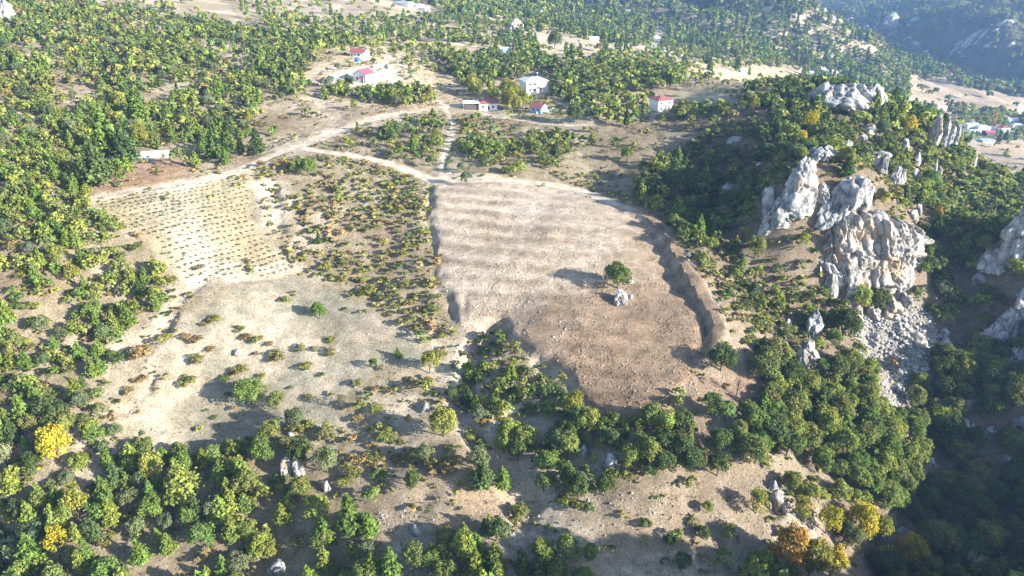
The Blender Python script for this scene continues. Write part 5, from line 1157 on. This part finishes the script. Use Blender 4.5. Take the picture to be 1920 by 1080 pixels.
# labels: look, kind and place; what still coincides gets a neighbour, then stays shared
allp = [p for k in ind for p in ind[k]]
xy = np.array([(p[2], p[3]) for p in allp]); nn = np.hypot(xy[:, None, 0]-xy[None, :, 0], xy[:, None, 1]-xy[None, :, 1]); np.fill_diagonal(nn, 1e9)
nb = nn.argsort(1)[:, :2]
def sizew(p):
    w = p[5]
    if p[0] == 'shrub': return 'tiny' if w < 1.2 else 'small' if w < 1.8 else 'middling' if w < 2.4 else 'large'
    return 'small' if w < 3.6 else 'middling' if w < 4.8 else 'large' if w < 5.8 else 'very large'
def art(w): return ('an ' if w[0] in 'aeiou' else 'a ')+w
def lab(p, n=0, both=False):
    b = f"{sizew(p)} {TONES[p[0]][p[1]][0]} {NOUN[p[0]]} {p[9]}"
    for m in (n or ())[:2 if both else 1]:
        q = allp[m]; dx, dy = q[6]-p[6], q[7]-p[7]
        side = ('left of ' if dx > 0 else 'right of ') if abs(dx) > abs(dy) else ('behind ' if dy > 0 else 'in front of ')
        for c in (f", {side}{art(sizew(q))} {TONES[q[0]][q[1]][0]} {NOUN[q[0]].split()[-1]}", f", {side}{art(TONES[q[0]][q[1]][0])} {NOUN[q[0]].split()[-1]}", f", {side}{art(NOUN[q[0]].split()[-1])}"):
            if len((b+c).split()) <= 16: b += c; break
    return b
first = [p[10] or lab(p) for p in allp]; cnt = {}
for l in first: cnt[l] = cnt.get(l, 0)+1
labels = [l if cnt[l] == 1 or p[10] else lab(p, tuple(nb[i])) for i, (l, p) in enumerate(zip(first, allp))]
cnt = {}
for l in labels: cnt[l] = cnt.get(l, 0)+1
labels = [l if cnt[l] == 1 or p[10] else lab(p, tuple(nb[i]), True) for i, (l, p) in enumerate(zip(labels, allp))]
PL = {'oak_tree': 'round trees', 'pine_tree': 'pines', 'juniper_tree': 'junipers', 'autumn_tree': 'autumn trees', 'shrub': 'bushes'}
rp = np.random.default_rng(5)
LENG = {'oak_tree': CROWN['oak_tree'], 'pine_tree': CROWN['pine_tree']}
for i, p in enumerate(allp):
    kind, tn, x, y, z, w = p[:6]; l = labels[i]; grp = f"{PL[kind]} {p[9]}"
    hgt = w*HT[kind]*rp.uniform(.88, 1.12); rz = rp.uniform(0, 6.28)
    c = np.array(TONES[kind][tn][1])*rp.uniform(.85, 1.15)*np.array([rp.uniform(.92, 1.08), 1, rp.uniform(.9, 1.15)])
    if kind == 'shrub':
        o = link('shrub', CROWN['shrub'][rp.integers(NV)], loc=(x, y, z-.05)); o.scale = (w*rp.uniform(.9, 1.15), w, hgt); o.rotation_euler = (0, 0, rz)
        o.color = (*c, 1); tag(o, l, 'bush', grp); continue
    root = empty(kind, (x, y, z), rz); tag(root, l, CAT[kind], grp)
    if kind == 'pine_tree':
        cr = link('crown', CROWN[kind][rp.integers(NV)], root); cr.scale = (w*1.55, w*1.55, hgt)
        tr_ = link('trunk', TRUNK['pine'][rp.integers(3)], root); tr_.scale = (w*1.2, w*1.2, hgt)
    else:
        m = BIG if w > 6.0 else CROWN[kind]; cr = link('crown', m[rp.integers(len(m))], root); cr.scale = (w*rp.uniform(.92, 1.1), w, hgt*.97)
        tr_ = link('trunk', TRUNK['round'][rp.integers(4)], root); tr_.scale = (w*.8, w*.8, hgt)
    cr.color = (*c, 1)
# dead and leafless trees
for px_, py_, w_, lab_, mt in [(1381,742,34,'leafless dark tree alone on the brown clearing at the field corner',M_BARK),(1812,1084,52,'pale dead tree with bare limbs at the bottom of the ravine',M_PALEBARK),(641,768,24,'thin half bare tree with a long shadow at the right of the meadow',M_BARK),(638,1000,14,'grey dead tree beside the tall bright pines',M_PALEBARK),(1870,1076,30,'low pale dead tree right of the tall one in the ravine',M_PALEBARK)]:
    q, t = hit(px_, py_); w = w_*t[0]/FPX; root = empty('bare_tree', tuple(q[0])); tag(root, lab_, 'dead tree', 'leafless trees')
    hh_ = w*1.35
    tr_ = link('trunk', mesh_from('trunk', *tube([(0,0,-.05),(.01,0,.3),(.03,.02,.6),(.02,.03,.98)], [.04,.03,.02,.006]), mt, True), root); tr_.scale = (w, w, hh_)
    br_ = link('branches', mesh_from('branches', *bare_branches(int(px_)), mt, True), root); br_.scale = (w, w, hh_)
    if px_ == 641:
        cr = link('crown', plant_mesh('crown', crown_round(9, 9, 14, .12, .8, .3, .6), M_LEAF), root); cr.scale = (w, w, hh_); cr.color = (.14, .14, .05, 1)
# the rest of the woods, as masses
def mass_object(name, items, lvl, label, cat):
    if not items: return
    protos, key = [], {}
    for k in TONES:
        key[k] = (len(protos), 0); L_ = lite(k, lvl); key[k] = (len(protos), len(L_)); protos += L_
    r = np.random.default_rng(len(items)); its, tint = [], np.zeros((len(items), 3))
    for i, p in enumerate(items):
        b, n = key[p[0]]; w = p[5]; h = w*HT[p[0]]*r.uniform(.88, 1.12); ww = w*1.55 if p[0] == 'pine_tree' else w
        its.append((b+int(r.integers(n)), (p[2], p[3], p[4]), r.uniform(0, 6.28), (ww, ww, h)))
        tint[i] = np.array(TONES[p[0]][p[1]][1])*r.uniform(.82, 1.18)*np.array([r.uniform(.92, 1.08), 1, r.uniform(.9, 1.15)])
    V, F, ids = join_copies([(a[0], a[1]) for a in protos], its)
    S = []
    by = {}
    for i, it in enumerate(its): by.setdefault(it[0], []).append(i)
    for k, idx in by.items(): S.append(np.tile(protos[k][2], (len(idx), 1)))
    me = mesh_from(name, V, F, M_LEAFA); col_attr(me, 'spray', np.vstack(S)); col_attr(me, 'tint', tint[ids])
    tag(link(name, me), label, cat, kind='stuff')
seen = {id(p): bool(v) and -20 < p[6] < 1940 and p[7] < 1110 for p, v in zip(plants, nvis)}
m_near = [p for p in mass if p[8] < 270 and p[0] != 'shrub' and seen.get(id(p))]; m_mid = [p for p in mass if p[8] < 480 and p[0] != 'shrub' and not (p[8] < 270 and seen.get(id(p)))]; m_shr = [p for p in mass if p[0] == 'shrub']; m_far = [p for p in mass if p[8] >= 480 and p[0] != 'shrub']
mass_object('woodland', m_near, 'mid', 'mixed woods covering the hillsides behind the nearer trees', 'woods')
mass_object('hillside_woodland', m_mid, 'far', 'woods on the upper hillsides and behind the ridge', 'woods')
mass_object('undergrowth', m_shr, 'far', 'low bushes and undergrowth spread over the slopes', 'undergrowth')
mass_object('distant_woodland', m_far, 'far', 'distant forest on the far hills and mountains', 'woods')
print('TRIS', sum(sum(len(p.vertices)-2 for p in o.data.polygons) for o in COL.objects if o.type == 'MESH' and o.get('kind')))
print('PLANTS', {k: len(v) for k, v in ind.items()}, len(m_near), len(m_mid), len(m_shr), len(m_far))
# the young plants set out in rows on the chalky plot
v0 = np.array(VINE); ax = np.array(world([(420,332)]))[0]-np.array(world([(250,362)]))[0]; ax /= np.hypot(*ax); ay = np.array([-ax[1], ax[0]])
cen = v0.mean(0); vines = []; rv = np.random.default_rng(3)
for i in range(-40, 41):
    for j in range(-40, 41):
        q = cen+ax*(i*1.75+rv.uniform(-.25, .25)+.5*(j % 2))+ay*(j*2.1+rv.uniform(-.25, .25))
        vines.append(q)
vines = np.array(vines); dv = sdist_poly(vines[:, 0], vines[:, 1], VINE); vines = vines[(dv > 1.2) & (rv.random(len(vines)) < .93)]
vz = height(vines[:, 0], vines[:, 1]); vp = project(vines[:, 0], vines[:, 1], vz); o_ = np.argsort(vp[2])
SAP = [crown_round(820+k, 5, 7, .42, .8, -.05, .6) for k in range(3)]; SAPM = [plant_mesh('sapling', s, M_LEAF) for s in SAP]
for n_, k in enumerate(o_[:300]):
    o = link('sapling', SAPM[n_ % 3], loc=(vines[k, 0], vines[k, 1], vz[k])); s = rv.uniform(.5, .95); o.scale = (s, s, s*1.0); o.rotation_euler = (0, 0, rv.uniform(0, 6.28)); o.color = (.11*rv.uniform(.8, 1.2), .14, .065, 1)
    tag(o, 'young green plant in the rows of the chalky planted plot', 'sapling', 'young plants in rows on the planted plot')
if len(o_) > 300:
  V, F, ids = join_copies([(s[0], s[1]) for s in SAP], [(int(n_ % 3), (vines[k, 0], vines[k, 1], vz[k]), rv.uniform(0, 6.28), (.62, .62, .62)) for n_, k in enumerate(o_[300:])])
  me = mesh_from('young_plants', V, F, M_LEAFA); col_attr(me, 'spray', np.ones(3)); col_attr(me, 'tint', (.10, .125, .055)); tag(link('young_plants', me), 'more young plants at the back of the planted plot', 'saplings', kind='stuff')

# ------------------------------------------------------------------ dry tufts, small stones and clods that roughen the open ground
def sprinkle(n, seed, x0, x1, y0, y1):
    r = np.random.default_rng(seed); x = r.uniform(x0, x1, n); y = y0+(y1-y0)*r.random(n)**1.25; z = height(x, y); px, py, dep = project(x, y, z)
    k = (px > -40) & (px < 1960) & (py > 0) & (py < 1120); return x[k], y[k], z[k], px[k], py[k], r
def tuft_v(seed):
    r = np.random.default_rng(seed); e = nrm(r.normal(size=(4, 3))+np.array([0, 0, .6])); return quads(e*.28*np.array([1, 1, .6])+np.array([0, 0, .12]), nrm(e+r.normal(size=(4, 3))*.4), np.full(4, .55), r)
TUFT = [tuft_v(k) for k in range(5)]
x, y, z, px, py, r = sprinkle(60000, 91, -190, 175, 84, 330)
fd = sdist_poly(x, y, FIELD); vd = sdist_poly(x, y, VINE); md = sdist_poly(x, y, MEADOW); rd = np.full(len(x), 99.0)
for h, w in ROADS[:8]: rd = np.minimum(rd, dist_polyline(x, y, h[::2])[0]-w*.5)
cl = fbm(x, y, 8, 3, 951)
k = (fd < -.5) & (rd > .2) & (r.random(len(x)) < np.where(md > 0, .35, .6)*np.where(vd > 0, .7, 1)*np.clip(.75+cl*2.5, .05, 1.3))
x, y, z, md = x[k], y[k], z[k], md[k]
sz = r.uniform(.25, .8, len(x))*np.where(md > 0, .7, 1)
V, F, ids = join_copies(TUFT, [(int(r.integers(5)), (a, b, c), r.uniform(0, 6.28), (s, s, s*r.uniform(.6, 1.1))) for a, b, c, s in zip(x, y, z, sz)])
pal = np.array([(.27,.23,.14), (.20,.18,.085), (.22,.155,.09), (.30,.26,.17), (.15,.15,.06)])
me = mesh_from('dry_grass', V, F, M_LEAFA); col_attr(me, 'spray', np.ones(3)); col_attr(me, 'tint', pal[r.integers(5, size=len(x))][ids]); tag(link('dry_grass', me), 'dry grass tufts and low herbs on the open ground', 'grass', kind='stuff')
x, y, z, px, py, r = sprinkle(26000, 92, -190, 175, 84, 260)
fd = sdist_poly(x, y, FIELD); cl = fbm(x, y, 14, 3, 961)
k = (r.random(len(x)) < np.where(fd > 0, .12, np.clip(.2+cl*2.4, .03, .9))); x, y, z = x[k], y[k], z[k]
LIT = [rock_lump((1, 1, .8), 1300+q, 1, cuts=7, rough_=.03) for q in range(3)]
sz = .10*(8.0**(r.random(len(x))**3))
V, F, ids = join_copies(LIT, [(int(r.integers(3)), (a, b, c-.1*s), r.uniform(0, 6.28), (s*1.2, s, s*.8)) for a, b, c, s in zip(x, y, z, sz)])
tag(link('loose_stones', mesh_from('loose_stones', V, F, M_STONE)), 'small pale stones strewn over the open ground', 'stones', kind='stuff')
x, y, z, px, py, r = sprinkle(60000, 93, -25, 75, 118, 236)
fd = sdist_poly(x, y, FIELD); cl = fbm(x, y, 9, 3, 971); k = (fd > .3) & (r.random(len(x)) < np.clip(.45+cl*1.6, .08, 1)); x, y, z = x[k], y[k], z[k]
OC = (np.array([(1,0,0),(0,1,0),(-1,0,0),(0,-1,0),(.1,.1,.8),(0,0,-.5)])*.5, np.array([(0,1,4),(1,2,4),(2,3,4),(3,0,4),(1,0,5),(2,1,5),(3,2,5),(0,3,5)]))
sz = .14*(5.0**(r.random(len(x))**2)); its = [(0, (a, b, c), r.uniform(0, 6.28), (s*r.uniform(.8, 1.8), s, s*.8)) for a, b, c, s in zip(x, y, z, sz)]
V, F, ids = join_copies([OC], its)
ci = np.clip(np.searchsorted(NX, x), 0, len(NX)-1)+np.clip(np.searchsorted(NY, y), 0, len(NY)-1)*len(NX)
me = mesh_from('soil_clods', V, F, M_EARTH); col_attr(me, 'soil', (soil[ci]*r.uniform(.75, 1.05, len(x))[:, None])[ids]); a = me.attributes.new('rough', 'FLOAT', 'POINT'); a.data.foreach_set('value', np.full(len(V), .5, np.float32))
tag(link('soil_clods', me), 'clods of turned earth over the cleared field', 'soil', kind='stuff')

# ------------------------------------------------------------------ the air
hz_d = bpy.data.materials.new('air'); hz_d.use_nodes = True; nt = hz_d.node_tree; nt.nodes.clear()
out = nt.nodes.new('ShaderNodeOutputMaterial'); pv = nt.nodes.new('ShaderNodeVolumePrincipled'); nt.links.new(pv.outputs[0], out.inputs['Volume'])
pv.inputs['Color'].default_value = (.33, .56, 1.0, 1); pv.inputs['Density'].default_value = .00014; pv.inputs['Anisotropy'].default_value = .1
zlo = float(min(HZd.min(), NZ.min()))-2; zhi = float(max(HZ.max(), 2))+9; print('HAZE TOP', zhi)
mb = MB().box(-1900, 3000, -900, 3700, zlo, zhi); hz = mb.build('haze', hz_d); tag(hz, kind='stuff')
